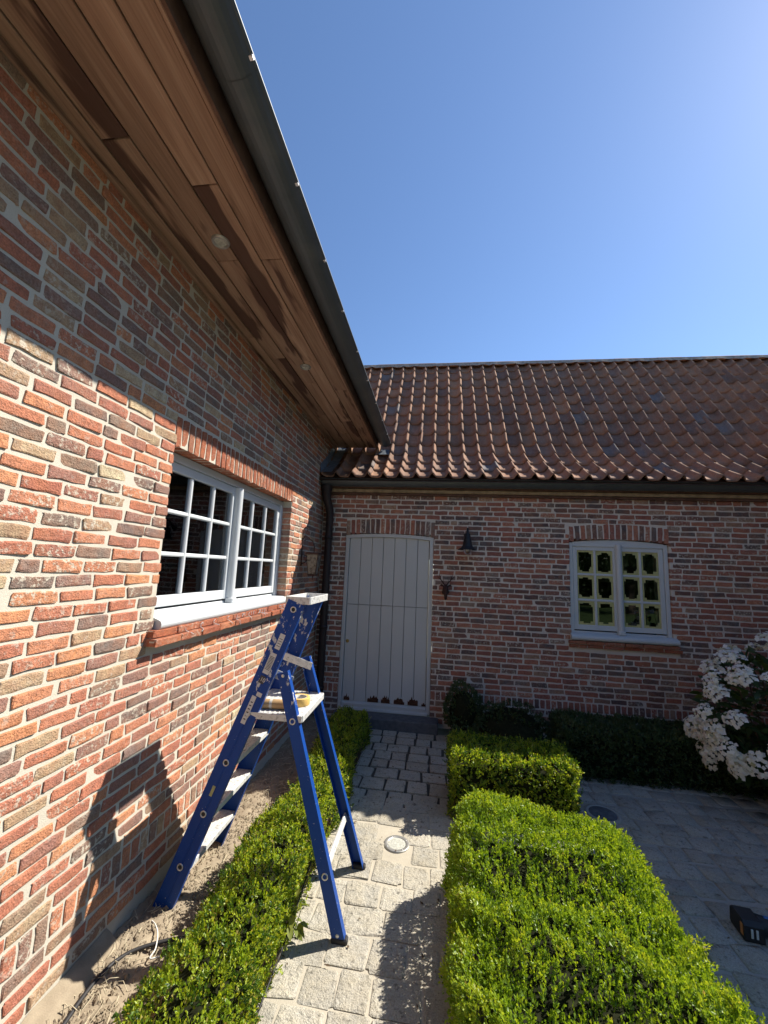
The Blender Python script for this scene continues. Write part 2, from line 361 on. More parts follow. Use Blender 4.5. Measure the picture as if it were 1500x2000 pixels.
    def build(s, name, mat, parent=None, **kw):
        o = link(name, s.mesh(name), mat, parent); return prop(o, **kw)
def bx(name, mat, parent, *a, bev=0.0, **kw): return MB().bb(*a, bev=bev).build(name, mat, parent, **kw)

def inframe(P):
    d = P - CAM; z = d @ fw; ok = z > 0.2; zz = np.where(ok, z, 1)
    px = 750 + FPX*(d @ rt)/zz; py = 1000 - FPX*(d @ up)/zz
    return ok & (px > -20) & (px < 1520) & (py > -20) & (py < 2020), zz

def place_pieces(name, massname, variants, items, mat, parent, nmax=300, smooth=True):
    """items: list of (variant index, 4x4 matrix). The nmax that show largest become objects, the rest one joined part."""
    if not items: return
    P = np.array([m[:3, 3] for _, m in items]); ok, z = inframe(P)
    score = np.where(ok, 1.0/z**2, 0.0)
    order = np.argsort(-score); sel = set(int(i) for i in order[:nmax] if score[i] > 0)
    meshes = {}
    for i in sorted(sel):
        v, m = items[i]
        if v not in meshes:
            V, Q = variants[v]; meshes[v] = fast_mesh(name, V, Q, None, smooth); meshes[v].materials.append(MATS[mat])
        o = bpy.data.objects.new(name, meshes[v]); COL.objects.link(o); o.parent = parent
        o.matrix_basis = Matrix(m.tolist())
    VV = []; QQ = []; RR = []; b = 0
    for i, (v, m) in enumerate(items):
        if i in sel: continue
        V, Q = variants[v]
        VV.append(V @ m[:3, :3].T + m[:3, 3]); QQ.append(Q + b); RR.append(np.full(len(Q), random.random())); b += len(V)
    if VV:
        me = fast_mesh(massname, np.concatenate(VV), np.concatenate(QQ), np.concatenate(RR), smooth); me.materials.append(MATS[mat])
        prop(link(massname, me, None, parent), kind='stuff')

# ------------------------------------------------------------------ bricks
L0, L1, BH, BD = 0.168, 0.080, 0.0445, 0.030
def brick_variant(L, seed, H=BH, BD=BD):
    g = np.random.default_rng(seed)
    e = 0.0035 + 0.002*g.random()
    us = np.array([-L/2, -L/2+e, -L/6, L/6, L/2-e, L/2]); vs = np.array([-H/2, -H/2+e, H/2-e, H/2])
    U, V = np.meshgrid(us, vs); W = np.zeros_like(U)
    edge = np.zeros_like(U, bool); edge[0] = edge[-1] = True; edge[:, 0] = edge[:, -1] = True
    W[edge] = -0.0012 - 0.0020*g.random(edge.sum()); W[~edge] = 0.0007*g.standard_normal((~edge).sum())
    U = U + 0.0024*g.standard_normal(U.shape); V = V + 0.0019*g.standard_normal(V.shape)
    for (j, i) in ((0, 0), (0, 5), (3, 0), (3, 5)):
        U[j, i] *= 0.985; V[j, i] *= 0.91; W[j, i] -= 0.001
    if g.random() < 0.3: W += (U/L)*0.005*g.standard_normal()
    P = np.stack([U, V, W], -1).reshape(-1, 3)
    Q = [(j*6+i, j*6+i+1, (j+1)*6+i+1, (j+1)*6+i) for j in range(3) for i in range(5)]
    per = [i for i in range(6)] + [6*j+5 for j in (1, 2)] + [18+i for i in range(5, -1, -1)] + [6*j for j in (2, 1)]
    E_ = P[per]; B = E_.copy(); B[:, 2] = -BD; base = len(P); n = len(per)      # the sides have corners of their own: crisp arrises
    Q += [(base+(k+1) % n, base+k, base+n+k, base+n+(k+1) % n) for k in range(n)]
    return np.concatenate([P, E_, B]), np.array(Q)
BV = [brick_variant(L0, 100+i) for i in range(16)] + [brick_variant(L1, 200+i) for i in range(8)]
BV += [brick_variant(L0, 100+i, BD=0.105) for i in range(16)] + [brick_variant(L1, 200+i, BD=0.105) for i in range(8)]   # the same, deep enough for a reveal
def brick_item(F, u, v, L, H=BH, turn=False, deep=1.0, w=0.0, tilt=0.0):
    """F = (origin, U, V, Wout)"""
    O, U, V, Wd = F
    vi = random.randrange(16) if L > 0.11 else 16+random.randrange(8)
    l0 = L0 if vi < 16 else L1
    a, b = (V, -U) if turn else (U, V)
    if tilt: a, b = a*math.cos(tilt)+b*math.sin(tilt), b*math.cos(tilt)-a*math.sin(tilt)
    flip = 1 if turn or random.random() < 0.5 else -1
    m = np.eye(4); m[:3, 0] = a*(L/l0)*flip; m[:3, 1] = b*(H/BH)*flip; m[:3, 2] = Wd
    m[:3, 3] = O + U*u + V*v + Wd*(w + random.uniform(-0.0012, 0.0022))
    return (vi + (24 if deep > 1 else 0), m)
def fill_rows(F, u0, u1, v0, nrows, course=0.06, openings=(), deep=3.3, skip=None):
    out = []
    for r in range(nrows):
        v = v0 + (r+0.5)*course; u = u0 - random.uniform(0.0, 0.03) - (0.09 if r % 2 else 0.0)
        while u < u1:
            L = random.choice((0.152, 0.158, 0.162, 0.168, 0.156, 0.165)) if random.random() > 0.07 else 0.078
            a, b = max(u, u0), min(u+L, u1); u += L + random.uniform(0.012, 0.019)
            segs = [(a, b, False)]
            for (o0, o1, p0, p1) in openings:
                if p0 - 0.02 < v < p1 + 0.001:
                    new = []
                    for (x0, x1, dp) in segs:
                        if x1 <= o0-0.012 or x0 >= o1+0.012: new.append((x0, x1, dp)); continue
                        if x0 < o0 - 0.03: new.append((x0, o0, True))
                        if x1 > o1 + 0.03: new.append((o1, x1, True))
                    segs = new
            for (x0, x1, dp) in segs:
                if x1 - x0 < 0.032: continue
                if skip and skip((x0+x1)/2, v): continue
                out.append(brick_item(F, (x0+x1)/2, v + random.uniform(-0.0015, 0.0015), x1-x0, BH*random.uniform(0.92, 1.07), deep=deep if dp else 1.0))
    return out
def soldiers(F, u0, u1, v0, v1, pitch=0.062, deep=1.0, rise=0.0, fan=0.0, thick=0.047):
    out = []; n = max(1, round((u1-u0)/pitch)); p = (u1-u0)/n; uc = (u0+u1)/2
    for i in range(n):
        u = u0 + (i+0.5)*p; q = (u-uc)/((u1-u0)/2); dz = rise*(1-q*q)
        if v1 - v0 > 0.12: L = v1-v0-0.004; vi = None
        else: L = v1-v0-0.010
        out.append(brick_item(F, u, (v0+v1)/2+dz, L, min(thick, p-0.011), True, deep, 0.0, -fan*q))
    return out

V3 = lambda *a: np.array(a, float)
X, Y, Z = V3(1, 0, 0), V3(0, 1, 0), V3(0, 0, 1)
FL = (V3(0, 0, 0), Y, Z, X)              # left wall, faces +x
D = 4.912
FB = (V3(0, D, 0), X, Z, -Y)             # back wall, faces -y
REC = 0.0045                              # mortar lies behind the brick faces

# ------------------------------------------------------------------ ground
ground = MB().add([(-300, -300, -0.06), (300, -300, -0.06), (300, 300, -0.06), (-300, 300, -0.06)], [(0, 1, 2, 3)]).build('ground', 'gravel_ground', kind='structure')
def mat_lawn():
    m, t, b = nt('added_lawn', 0.9, 0.2); n1 = noise(t, 5, 5); n2 = noise(t, 90, 3)
    t.links.new(mix(t, mth(t, 'MULTIPLY', n1, n2), (0.025, 0.045, 0.012), (0.075, 0.12, 0.03)), b.inputs['Base Color']); bump(t, b, n2, 0.8, 0.03)
mat_lawn()
MB().add([(-60, -90, -0.052), (60, -90, -0.052), (60, -3.02, -0.052), (-60, -3.02, -0.052)], [(0, 1, 2, 3)]).build('added_lawn', 'added_lawn', kind='structure')  # added behind the viewer so the panes mirror dark ground
path = MB().bb(0.74, 1.66, -3.0, 3.30, -0.05, -0.0048).build('path', 'joint_sand', kind='structure')
MB().bb(0.74, 1.66, 3.304, 4.66, -0.05, -0.016).build('joint_bed', 'joint_dark', path)
court = MB().bb(1.664, 5.9, -3.0, 4.90, -0.05, -0.008).build('courtyard_paving', 'joint_grey', kind='structure')
def soil_sheet():
    nx, ny = 46, 420; xs = np.linspace(0.0, 0.735, nx); ys = np.linspace(-3.0, 4.905, ny)
    XX, YY = np.meshgrid(xs, ys); g = np.random.default_rng(3)
    ZZ = 0.018 + 0.0035*g.standard_normal(XX.shape) + 0.006*np.sin(XX*31+np.sin(YY*17)*2)*np.sin(YY*23+np.sin(XX*19)*2) + 0.004*np.sin(XX*73+YY*51)*np.sin(YY*87-XX*40) + 0.03*np.exp(-((XX-0.12)/0.14)**2) - 0.012*(XX > 0.7)
    Q = [(j*nx+i, j*nx+i+1, (j+1)*nx+i+1, (j+1)*nx+i) for j in range(ny-1) for i in range(nx-1)]
    o = link('soil_bed', fast_mesh('soil_bed', np.stack([XX, YY, ZZ], -1), Q), 'soil'); prop(o, kind='structure')
soil_sheet()
def sett_variant(w, l, seed):
    g = np.random.default_rng(seed); e = 0.011
    us = np.array([-w/2, -w/2+e, w/2-e, w/2]); vs = np.array([-l/2, -l/2+e, l/2-e, l/2])
    U, V = np.meshgrid(us, vs); edge = np.ones((4, 4), bool); edge[1:3, 1:3] = False
    Wz = np.where(edge, -0.0030, 0.0) + 0.0010*g.standard_normal((4, 4))
    U = U + 0.0042*g.standard_normal(U.shape); V = V + 0.0042*g.standard_normal(V.shape)
    for (j, i) in ((0, 0), (0, 3), (3, 0), (3, 3)): U[j, i] *= 0.94; V[j, i] *= 0.94; Wz[j, i] -= 0.002
    P = np.stack([U, V, Wz], -1).reshape(-1, 3)
    Q = [(j*4+i, j*4+i+1, (j+1)*4+i+1, (j+1)*4+i) for j in range(3) for i in range(3)]
    per = [0, 1, 2, 3, 7, 11, 15, 14, 13, 12, 8, 4]; B = P[per].copy(); B[:, 2] = -0.045; n = 12
    Q += [(per[(k+1) % n], per[k], 16+k, 16+(k+1) % n) for k in range(n)]
    return np.concatenate([P, B]), np.array(Q)
SV = [sett_variant(0.178, 0.165, 300+i) for i in range(14)]
def setts(x0, x1, y0, y1, px, py, skip=None, dz=0.0, jit=1.0, gap=0.009):
    out = []; y = y0; r = 0
    while y < y1:
        h = py*random.uniform(0.9, 1.1); x = x0 - (px*0.5 if r % 2 else 0)*0.6 - random.uniform(0, 0.05)
        while x < x1:
            w = px*random.uniform(0.8, 1.18); a, b = max(x, x0), min(x+w, x1); x += w
            if b-a < 0.07: continue
            c = ((a+b)/2, y+h/2 + random.uniform(-0.012, 0.012)*jit)
            if skip and skip(*c): continue
            m = np.eye(4); t = random.uniform(-0.06, 0.06)*jit; s = random.choice((1, -1))
            m[:3, 0] = V3(math.cos(t), math.sin(t), 0)*((b-a-gap)/0.178)*s; m[:3, 1] = V3(-math.sin(t), math.cos(t), 0)*((h-gap)/0.165)*s
            m[:3, 3] = (c[0], c[1], dz + random.uniform(-0.0005, 0.003)); out.append((random.randrange(14), m))
        y += h; r += 1
    return out
GL = (1.227, 2.884)
place_pieces('sett', 'setts', SV, setts(0.75, 1.65, -1.6, 3.28, 0.182, 0.172, lambda x, y: math.hypot(x-GL[0], y-GL[1]) < 0.125) + setts(0.75, 1.65, 3.32, 4.63, 0.185, 0.180, gap=0.021, dz=0.001, jit=0.5), 'sett', path, smooth=False)
place_pieces('sett', 'setts', SV, setts(1.68, 5.88, -1.6, 4.86, 0.165, 0.155, lambda x, y: (1.72 < x < 2.35 and (0.2 < y < 2.45 or 3.35 < y < 3.6)) or (2.7 < x < 4.7 and y > 4.15), dz=-0.003, jit=1.6, gap=0.012), 'sett_dark', court)

# ------------------------------------------------------------------ the house on the left
house = empty('brick_house', (0, 0, 0), label='sunlit brick house along the left with wide timber eaves and a white grid window', cat='house')
WY0, WY1, WZ0, WZ1 = 1.975, 3.805, 1.325, 2.385           # window opening incl. sill zone
TOP = 3.46
wall = MB()
for (a, b, c, d_) in ((-2.6, WY0-.006, 0, TOP), (WY1+.006, D+0.02, 0, TOP), (WY0-.006, WY1+.006, 0, WZ0-.002), (WY0-.006, WY1+.006, WZ1+.006, TOP), (D+0.02, 6.4, 2.7, TOP)):
    wall.bb(-0.34, -REC, a, b, c, d_)
wall = wall.build('wall', 'mortar', house)
its = fill_rows(FL, -2.6, D, 0.10, 3, 0.0655) + soldiers(FL, -2.6, D, 0.298, 0.398, 0.0605)
its += fill_rows(FL, -2.6, D, 0.40, 52, 0.0587, openings=[(WY0, WY1, WZ0, WZ1+0.175)], deep=3.3)
its += fill_rows(FL, D+0.01, 6.2, 2.80, 11)
place_pieces('brick', 'bricks', BV, its, 'brick', wall, smooth=False)
place_pieces('brick', 'bricks', BV, soldiers(FL, WY0-0.012, WY1+0.030, WZ1, WZ1+0.172, 0.0605, 4.2), 'brick_red', wall, 60, smooth=False)
def ledge():
    n_ = 90; prof = [(0.092, -0.02), (0.078, 0.040), (0.062, 0.062), (0.035, 0.080), (0.0, 0.100)]; P = []
    for i in range(n_+1):
        y = -2.6 + 4.50*i/n_; w_ = 0.012*math.sin(y*9) + 0.008*math.sin(y*23) + random.gauss(0, 0.006)
        P += [(a_ + (w_ if a_ > 0.02 else 0)*(0.7+0.3*random.random()), y + random.gauss(0, 0.006), b_ + random.gauss(0, 0.0035)) for a_, b_ in prof]
    F = [(5*i+k, 5*i+k+1, 5*i+6+k, 5*i+5+k) for i in range(n_) for k in range(4)]
    m = MB().add(P, [f[::-1] for f in F], True); m.add(P[-5:], [(0, 1, 2, 3, 4)]); return m.build('foundation_ledge', 'soil', house)
ledge()
# brick sill: two courses, the lower one further out
FLs = (V3(0.036, 0, 0), Y, Z, X); FLt = (V3(0.062, 0, 0), Y, Z, X)
sb = MB().bb(-0.12, 0.026, WY0-0.045, WY1+0.03, 1.330, 1.400).bb(0.026, 0.052, WY0-0.058, WY1+0.04, 1.3265, 1.354).build('window_sill', 'mortar', house)
si = []
for FF, a, b, v, h in ((FLs, WY0-0.05, WY1+0.035, 1.384, 0.036), (FLt, WY0-0.062, WY1+0.045, 1.343, 0.036)):
    u = a
    while u < b - 0.05:
        L = min(random.uniform(0.19, 0.215), b-u); si.append(brick_item(FF, u+L/2, v, L-0.006, h, deep=2.2, w=random.uniform(-0.003, 0.003))); u += L
place_pieces('brick', 'bricks', BV, si, 'brick_red', sb, smooth=False)
for k in range(26):                          # runs of spilt paint on the sill
    y = random.uniform(2.05, 3.75); z0 = 1.400; pts = [(0.040, y, z0-0.004)]
    for j in range(random.randint(2, 6)): y += random.uniform(-0.02, 0.022); z0 -= random.uniform(0.006, 0.014); pts.append((0.0405 if z0 > 1.366 else 0.066, y, z0))
    MB().tube(pts, 0.0017, 4).build('paint_run', 'white_paint', sb)

def casement_window(parent, T, w, h, ncol, mat, cols_w=None, arch=0.0, post=0.085, stile=0.052, fr=0.040, bar=0.024, dep=0.055, tape=False):
    """T(u,v,o): window plane to world; u 0..w, v 0..h, o outward. frame, two casements, bars, panes"""
    A = np.array
    U = (T(1, 0, 0)-T(0, 0, 0)); Vv = (T(0, 1, 0)-T(0, 0, 0)); Oo = (T(0, 0, 1)-T(0, 0, 0)); R = np.stack([U, Vv, Oo], 1)
    def bar_(mb, u0, u1, v0, v1, o0, o1, bev=0.004): mb.box(T((u0+u1)/2, (v0+v1)/2, (o0+o1)/2), (u1-u0, v1-v0, o1-o0), R, bev)
    def arc(u): q = (u-w/2)/(w/2); return arch*(1-q*q)
    def headrail(mb, u0, u1, v, o0, o1, n=8):
        P = []; us = np.linspace(u0, u1, n+1)
        for u in us:
            for (vv, o) in ((v, o0), (h+arc(u), o0), (h+arc(u), o1), (v, o1)): P.append(T(u, vv, o))
        F = [(4*i+k, 4*i+(k+1) % 4, 4*i+4+(k+1) % 4, 4*i+4+k) for i in range(n) for k in range(4)]
        mb.add(P, F); mb.add(P[:4], [(3, 2, 1, 0)]); mb.add(P[-4:], [(0, 1, 2, 3)])
    f = MB(); bar_(f, 0, fr, 0, h, -dep, 0.0); bar_(f, w-fr, w, 0, h, -dep, 0.0); headrail(f, fr-.001, w-fr+.001, h-fr, -dep, -0.002)
    bar_(f, fr, w-fr, -0.004, 0.020, -dep, -0.022); frame = f.build('frame', mat, parent)
    p = MB()                                    # rounded cover post in the middle
    cu = w/2 + 0.004
    prof = [(-post*0.30, -0.03), (-post*0.30, 0.010)] + [(post*0.30*math.cos(t), 0.010+0.024*math.sin(t)) for t in np.linspace(PI, 0, 9)] + [(post*0.30, -0.03)]
    p.sweep(prof, T(cu, 0.045, 0), U, Oo, Vv, h-fr-0.05+arch*0.9, smooth=False); bar_(p, cu-post*.36, cu+post*.36, 0.0, 0.045, -0.02, 0.042, 0.008)
    p.build('middle_post', mat, parent)
    half = (w-2*fr)/2
    for s in (0, 1):
        u0 = fr + s*half + 0.003; u1 = u0 + half - 0.006; v0, v1 = 0.034, h-fr-0.003
        c = MB(); o0, o1 = -dep+0.006, -0.012
        bar_(c, u0, u0+stile, v0, v1, o0, o1); bar_(c, u1-stile, u1, v0, v1, o0, o1)
        bar_(c, u0+stile-.001, u1-stile+.001, v0, v0+stile*1.15, o0+.001, o1-.001)
        if arch: headrail(c, u0+stile-.001, u1-stile+.001, v1-stile*0.9, o0+.001, o1-.003)
        else: bar_(c, u0+stile-.001, u1-stile+.001, v1-stile, v1, o0+.001, o1-.001)
        cs = c.build('casement', mat, parent)
        a0, a1, b0, b1 = u0+stile, u1-stile, v0+stile*1.15, v1-stile*(0.9 if arch else 1)
        pw = (a1-a0-(ncol-1)*bar)/ncol; ph = (b1-b0-2*bar)/3
        for i in range(ncol-1):
            g = MB(); uu = a0 + (i+1)*pw + i*bar; bar_(g, uu, uu+bar, b0, b1, o0+.006, o1-.003, 0.006); g.build('glazing_bar', mat, cs)
        for j in range(2):
            g = MB(); vv = b0 + (j+1)*ph + j*bar; bar_(g, a0, a1, vv, vv+bar, o0+.0072, o1-.0045, 0.006); g.build('glazing_bar', mat, cs)
        for i in range(ncol):
            for j in range(3):
                uu = a0 + i*(pw+bar); vv = b0 + j*(ph+bar); g = MB(); og = o0+.016
                bar_(g, uu-.004, uu+pw+.004, vv-.004, vv+ph+.004, og, og+.003, 0)
                g.build('pane', 'pane', cs)
                if tape:
                    k = MB(); o2 = og+.0042; t = 0.019
                    def q(u_, v_, uw, vh, o3): bar_(k, u_, u_+uw, v_, v_+vh, o3, o3+.0006, 0)
                    q(uu, vv, t*random.uniform(.8, 1.2), ph, o2); q(uu+pw-t, vv, t, ph, o2+.0008)
                    q(uu+.001, vv, pw-.002, t*random.uniform(.9, 1.2), o2+.0016); q(uu+.001, vv+ph-t*1.1, pw-.002, t*1.1, o2+.0024)
                    for (cu_, cv_, sx, sy) in ((0, 0, 1, 1), (1, 0, -1, 1), (0, 1, 1, -1), (1, 1, -1, -1)):
                        if random.random() < 0.85:
                            L1_, L2_ = random.uniform(.020, .046), random.uniform(.010, .030)
                            ua = uu+t if sx > 0 else uu+pw-t-L1_; va = vv+t if sy > 0 else vv+ph-t-L2_
                            q(ua, va, L1_, L2_, o2+.0032)
                        if random.random() < 0.5:
                            L1_, L2_ = random.uniform(.008, .022), random.uniform(.024, .060)
                            ua = uu+t if sx > 0 else uu+pw-t-L1_; va = vv+t if sy > 0 else vv+ph-t-L2_
                            q(ua, va, L1_, L2_, o2+.0040)
                    k.build('masking_tape', 'tape', cs)
win = empty('window', (0, 0, 0)); win.parent = house
casement_window(win, lambda u, v, o: V3(-0.088+o, WY0+u, 1.462+v), WY1-WY0, WZ1-1.462-0.002, 3, 'white_paint', stile=0.055, fr=0.045, bar=0.026, post=0.10)
prof = [(-0.15, 0.0), (0.012, 0.0)] + [(0.012+0.026*math.sin(t), 0.027-0.027*math.cos(t)) for t in np.linspace(0.2, 2.4, 8)] + [(-0.02, 0.066), (-0.15, 0.069)]
MB().sweep(prof, (0, WY0+0.004, 1.399), X, Z, Y, WY1-WY0-0.008).build('wooden_sill', 'white_paint', win)
# dark room behind the window
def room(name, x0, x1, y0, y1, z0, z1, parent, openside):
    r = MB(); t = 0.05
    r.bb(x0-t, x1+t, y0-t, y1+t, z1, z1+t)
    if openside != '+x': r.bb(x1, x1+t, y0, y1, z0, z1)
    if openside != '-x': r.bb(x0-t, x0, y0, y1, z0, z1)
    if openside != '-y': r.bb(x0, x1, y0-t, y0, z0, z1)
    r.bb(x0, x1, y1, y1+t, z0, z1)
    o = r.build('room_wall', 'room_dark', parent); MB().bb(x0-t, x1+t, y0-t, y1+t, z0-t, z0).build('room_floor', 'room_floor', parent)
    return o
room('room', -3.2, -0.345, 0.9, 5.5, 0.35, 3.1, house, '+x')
bx('window_board', 'white_paint', house, -0.60, -0.345, WY0-0.05, WY1+0.05, 1.40, 1.44)
prop(MB().bb(-0.50, -0.37, 2.03, 2.30, 1.442, 1.60, 0.004).bb(-0.52, -0.36, 2.33, 2.36, 1.442, 1.53, 0.003).build('storage_box', 'pale_panel'), label='pale green box standing inside the white window at lower left', cat='box')
prop(MB().bb(-0.58, -0.38, 2.72, 3.05, 1.442, 1.57, 0.003).bb(-0.581, -0.379, 2.86, 2.90, 1.50, 1.571, 0.0).build('carton', 'carton'), label='brown cardboard carton on the board inside the white window', cat='carton')
pl = MB().lathe([(0.0, 0.0), (0.10, 0.0), (0.125, 0.012), (0.125, 0.018), (0.10, 0.008), (0.0, 0.008)], (-0.95, 3.42, 1.90), 24, np.stack([Y, Z, X], 1)).build('plate', 'pale_panel')
prop(pl, label='round pale plate hanging in the dark room behind the white window', cat='plate')
MB().tube([(-0.95, 3.42, 2.02), (-0.95, 3.42, 3.10)], 0.003, 5).build('cord', 'white_cord', pl)

# eaves: timber planks, fascia, gutter, lamps, roof
SZ = 3.41
sof = bx('soffit', 'fascia_dark', house, -0.05, 0.60, -2.7, 5.32, SZ+0.016, SZ+0.03)
bnd = [-0.03, 0.0725, 0.1975, 0.3225, 0.4475, 0.5725]
cuts = [[0.2, 2.6, 4.4], [-0.6, 1.219, 2.9, 4.1], [0.3, 1.87, 3.35, 4.7], [-0.3, 1.437, 2.95, 4.3], [0.5, 1.879, 3.5, 4.5]]
for i in range(5):
    ys = [-2.7] + cuts[i] + [5.30]
    for a, b in zip(ys[:-1], ys[1:]):
        dz = random.uniform(-0.0015, 0.0015)
        MB().box(((bnd[i]+bnd[i+1])/2, (a+b)/2, SZ+0.007+dz), (bnd[i+1]-bnd[i]-0.007, b-a-0.005, 0.016), None, 0.003).build('plank', 'soffit_wood', sof)
MB().bb(0.573, 0.590, -2.7, 5.30, SZ-0.010, SZ+0.012, 0.003).build('trim', 'soffit_wood', sof)
MB().bb(-0.008, 0.018, -2.6, 5.30, SZ-0.032, SZ-0.0035, 0.003).build('trim', 'soffit_wood', sof)
bx('fascia_board', 'fascia_dark', house, 0.592, 0.606, -2.7, 5.32, SZ-0.012, SZ+0.13)
for y, x in ((1.736, 0.292), (3.04, 0.318), (0.3, 0.30)):
    dl = MB().lathe([(0.030, -0.003), (0.034, -0.010), (0.043, -0.009), (0.047, 0.0)], (x, y, SZ-0.002), 24).build('downlight', 'steel', house)
    MB().lathe([(0.0, -0.003), (0.030, -0.002)], (x, y, SZ-0.003), 20).build('lamp_lens', 'lens', dl)
def gutter_profile(r, lip=True, n=12, end=1.0):
    P = [(-r*math.cos(t), -r*math.sin(t)) for t in np.linspace(0, PI*end, n+1)]; ex, ez = P[-1]
    P = [(-r, 0.03)] + P + ([(ex+0.009*math.sin(t), ez+0.009-0.009*math.cos(t)) for t in np.linspace(0.5, 5.2, 7)] if lip else [])
    return P
GC = (0.702, 3.528)
GE = 0.78; LX, LZ = -0.096*math.cos(PI*GE), -0.096*math.sin(PI*GE)
g = MB(); prof = gutter_profile(0.096, True, 12, GE); n = len(prof)
inner = [(a*0.965, b*0.965+0.001) for a, b in prof[:14]][::-1]
g.sweep(prof + inner, (GC[0], -2.7, GC[1]), X, Z, Y, 8.02, smooth=False); gut = g.build('gutter', 'zinc', house)
for y in (-2.0, -1.0, -0.2, 0.55, 1.097, 1.54, 1.97, 2.42, 2.93, 3.5, 4.1, 4.7):
    MB().sweep([(a*1.012, b*1.012) for a, b in gutter_profile(0.097, False, 12, GE)][1:], (GC[0], y, GC[1]), X, Z, Y, 0.012, closed=False).build('seam', 'zinc', gut)
for y in (0.55, 1.061, 1.517, 1.974, 2.421, 2.928, 3.42, 3.93, 4.42, 4.9):
    MB().bb(GC[0]+LX-0.009, GC[0]+LX+0.008, y-0.008, y+0.008, GC[1]+LZ-0.006, GC[1]+LZ+0.003, 0.0015).build('bracket', 'alu', gut)
MB().add([(GC[0]+a, 5.322, GC[1]+b) for a, b in gutter_profile(0.096, False, 12, GE)[1:]], [tuple(range(13))]).build('end_cap', 'zinc', gut)

# roof tiles
PT = 0.193
def tile_variant(seed, length=0.37, th=0.012):
    g = np.random.default_rng(seed)
    s = np.array([0.03, 0.12, 0.24, 0.42, 0.60, 0.74, 0.82, 0.88, 0.94, 1.0, 1.06, 1.12, 1.17])
    w = 0.050*np.exp(-((s-1.0)/0.135)**2) + 0.040*np.exp(-((s-0.0)/0.135)**2) - 0.010*np.sin(PI*np.clip(s, 0, 1)) + 0.003*(s > 0.9)
    u = (s-0.5)*PT; k = len(s); P = []
    wob = 0.0025*g.standard_normal(k)
    for (v, dw) in ((0.0, 0.020), (0.09, 0.016), (length, 0.0)):
        P += [(u[i], v + (wob[i] if v == 0 else 0), w[i]+dw) for i in range(k)]
    P += [(u[i], wob[i]+0.002, w[i]+0.020-th) for i in range(k)]
    P += [(u[-1], 0.0, w[-1]+0.004), (u[-1], length, w[-1]-0.018)]
    Q = [(r*k+i, r*k+i+1, (r+1)*k+i+1, (r+1)*k+i) for r in range(2) for i in range(k-1)]
    Q += [(3*k+i, 3*k+i+1, i+1, i) for i in range(k-1)]
    Q += [(k-1, 4*k, 4*k+1, 3*k-1)]
    return np.array(P, float), np.array(Q)
TV = [tile_variant(400+i) for i in range(10)]
def roof_path(e, angles):
    p = np.zeros(2); out = []
    for a in angles: out.append((p.copy(), a)); p = p + e*np.array([math.cos(a), math.sin(a)])
    return out, p
def tiles(O, U, Hd, n, path_, skip=None):
    out = []
    for r, (p, a) in enumerate(path_):
        v = Hd*math.cos(a) + Z*math.sin(a); w = -Hd*math.sin(a) + Z*math.cos(a)
        for c in range(n):
            P = O + U*((c+0.5)*PT + random.uniform(-0.002, 0.002)) + Hd*p[0] + Z*p[1] + v*random.uniform(-0.013, 0.010)
            if skip and skip(P): continue
            t = random.gauss(0, 0.018); m = np.eye(4)
            m[:3, 0] = U*math.cos(t) + v*math.sin(t); m[:3, 1] = (v*math.cos(t) - U*math.sin(t))*(0.64 if r == len(path_)-1 else 1.0); m[:3, 2] = w; m[:3, 3] = P + w*random.uniform(-0.002, 0.003)
            out.append((random.randrange(10), m))
    return out
def roof_sheet(O, U, Hd, L, path_, endp, name, parent, th=0.03):
    pts = [p for p, _ in path_] + [endp]; m = MB(); P = []
    for q in pts:
        for (uu, dz) in ((0, -0.012), (L, -0.012), (L, -0.012-th), (0, -0.012-th)): P.append(O + U*uu + Hd*q[0] + Z*(q[1]+dz))
    F = [(4*i+k, 4*i+(k+1) % 4, 4*i+4+(k+1) % 4, 4*i+4+k) for i in range(len(pts)-1) for k in range(4)]
    m.add(P, F); return m.build(name, 'fascia_dark', parent)
dg = math.radians
pm, pe = roof_path(0.28, [dg(44)]*12)
rf = roof_sheet(V3(0.66, -2.7, 3.50), Y, -X, 8.0, pm, pe, 'roof', house)
place_pieces('roof_tile', 'roof_tiles', TV, tiles(V3(0.66, -2.7, 3.50), Y, -X, 41, pm), 'roof_tile', rf, 0)

# ------------------------------------------------------------------ the low wing across the back
wing = empty('brick_outbuilding', (2.5, D, 0), label='low brick outbuilding in shade across the back with red pantile roof', cat='outbuilding')
wing.location = (0, 0, 0)
DX0, DX1, DZ1 = 0.315, 1.402, 2.165
BX0, BX1, BZ0, BZ1 = 2.967, 4.030, 0.985, 2.165
bw = MB(); y0, y1 = D+REC, D+0.36
for (a, b, c, d_) in ((0.0, DX0-.005, 0, 2.72), (DX0-.005, DX1+.005, DZ1+0.034, 2.72), (DX1+.005, BX0-.005, 0, 2.72), (BX0-.005, BX1+.005, 0, BZ0), (BX0-.005, BX1+.005, BZ1+0.042, 2.72), (BX1+.005, 6.0, 0, 2.72)):
    bw.bb(a, b, y0, y1, c, d_)
bw = bw.build('wall', 'mortar_back', wing)
its = fill_rows(FB, 0.006, DX0, 0.04, 4, 0.0645) + fill_rows(FB, DX1, 5.95, 0.04, 4, 0.0645)
its += soldiers(FB, 0.006, DX0, 0.298, 0.398, 0.0605) + soldiers(FB, DX1, 5.95, 0.298, 0.398, 0.0605)
its += fill_rows(FB, 0.006, 5.95, 0.40, 38, openings=[(DX0, DX1, 0.0, DZ1+0.19), (BX0, BX1, BZ0+0.065, BZ1+0.20), (BX0-0.03, BX1+0.06, BZ0, BZ0+0.064)], deep=1.8)
place_pieces('brick', 'bricks', BV, its, 'brick_back', bw, smooth=False)
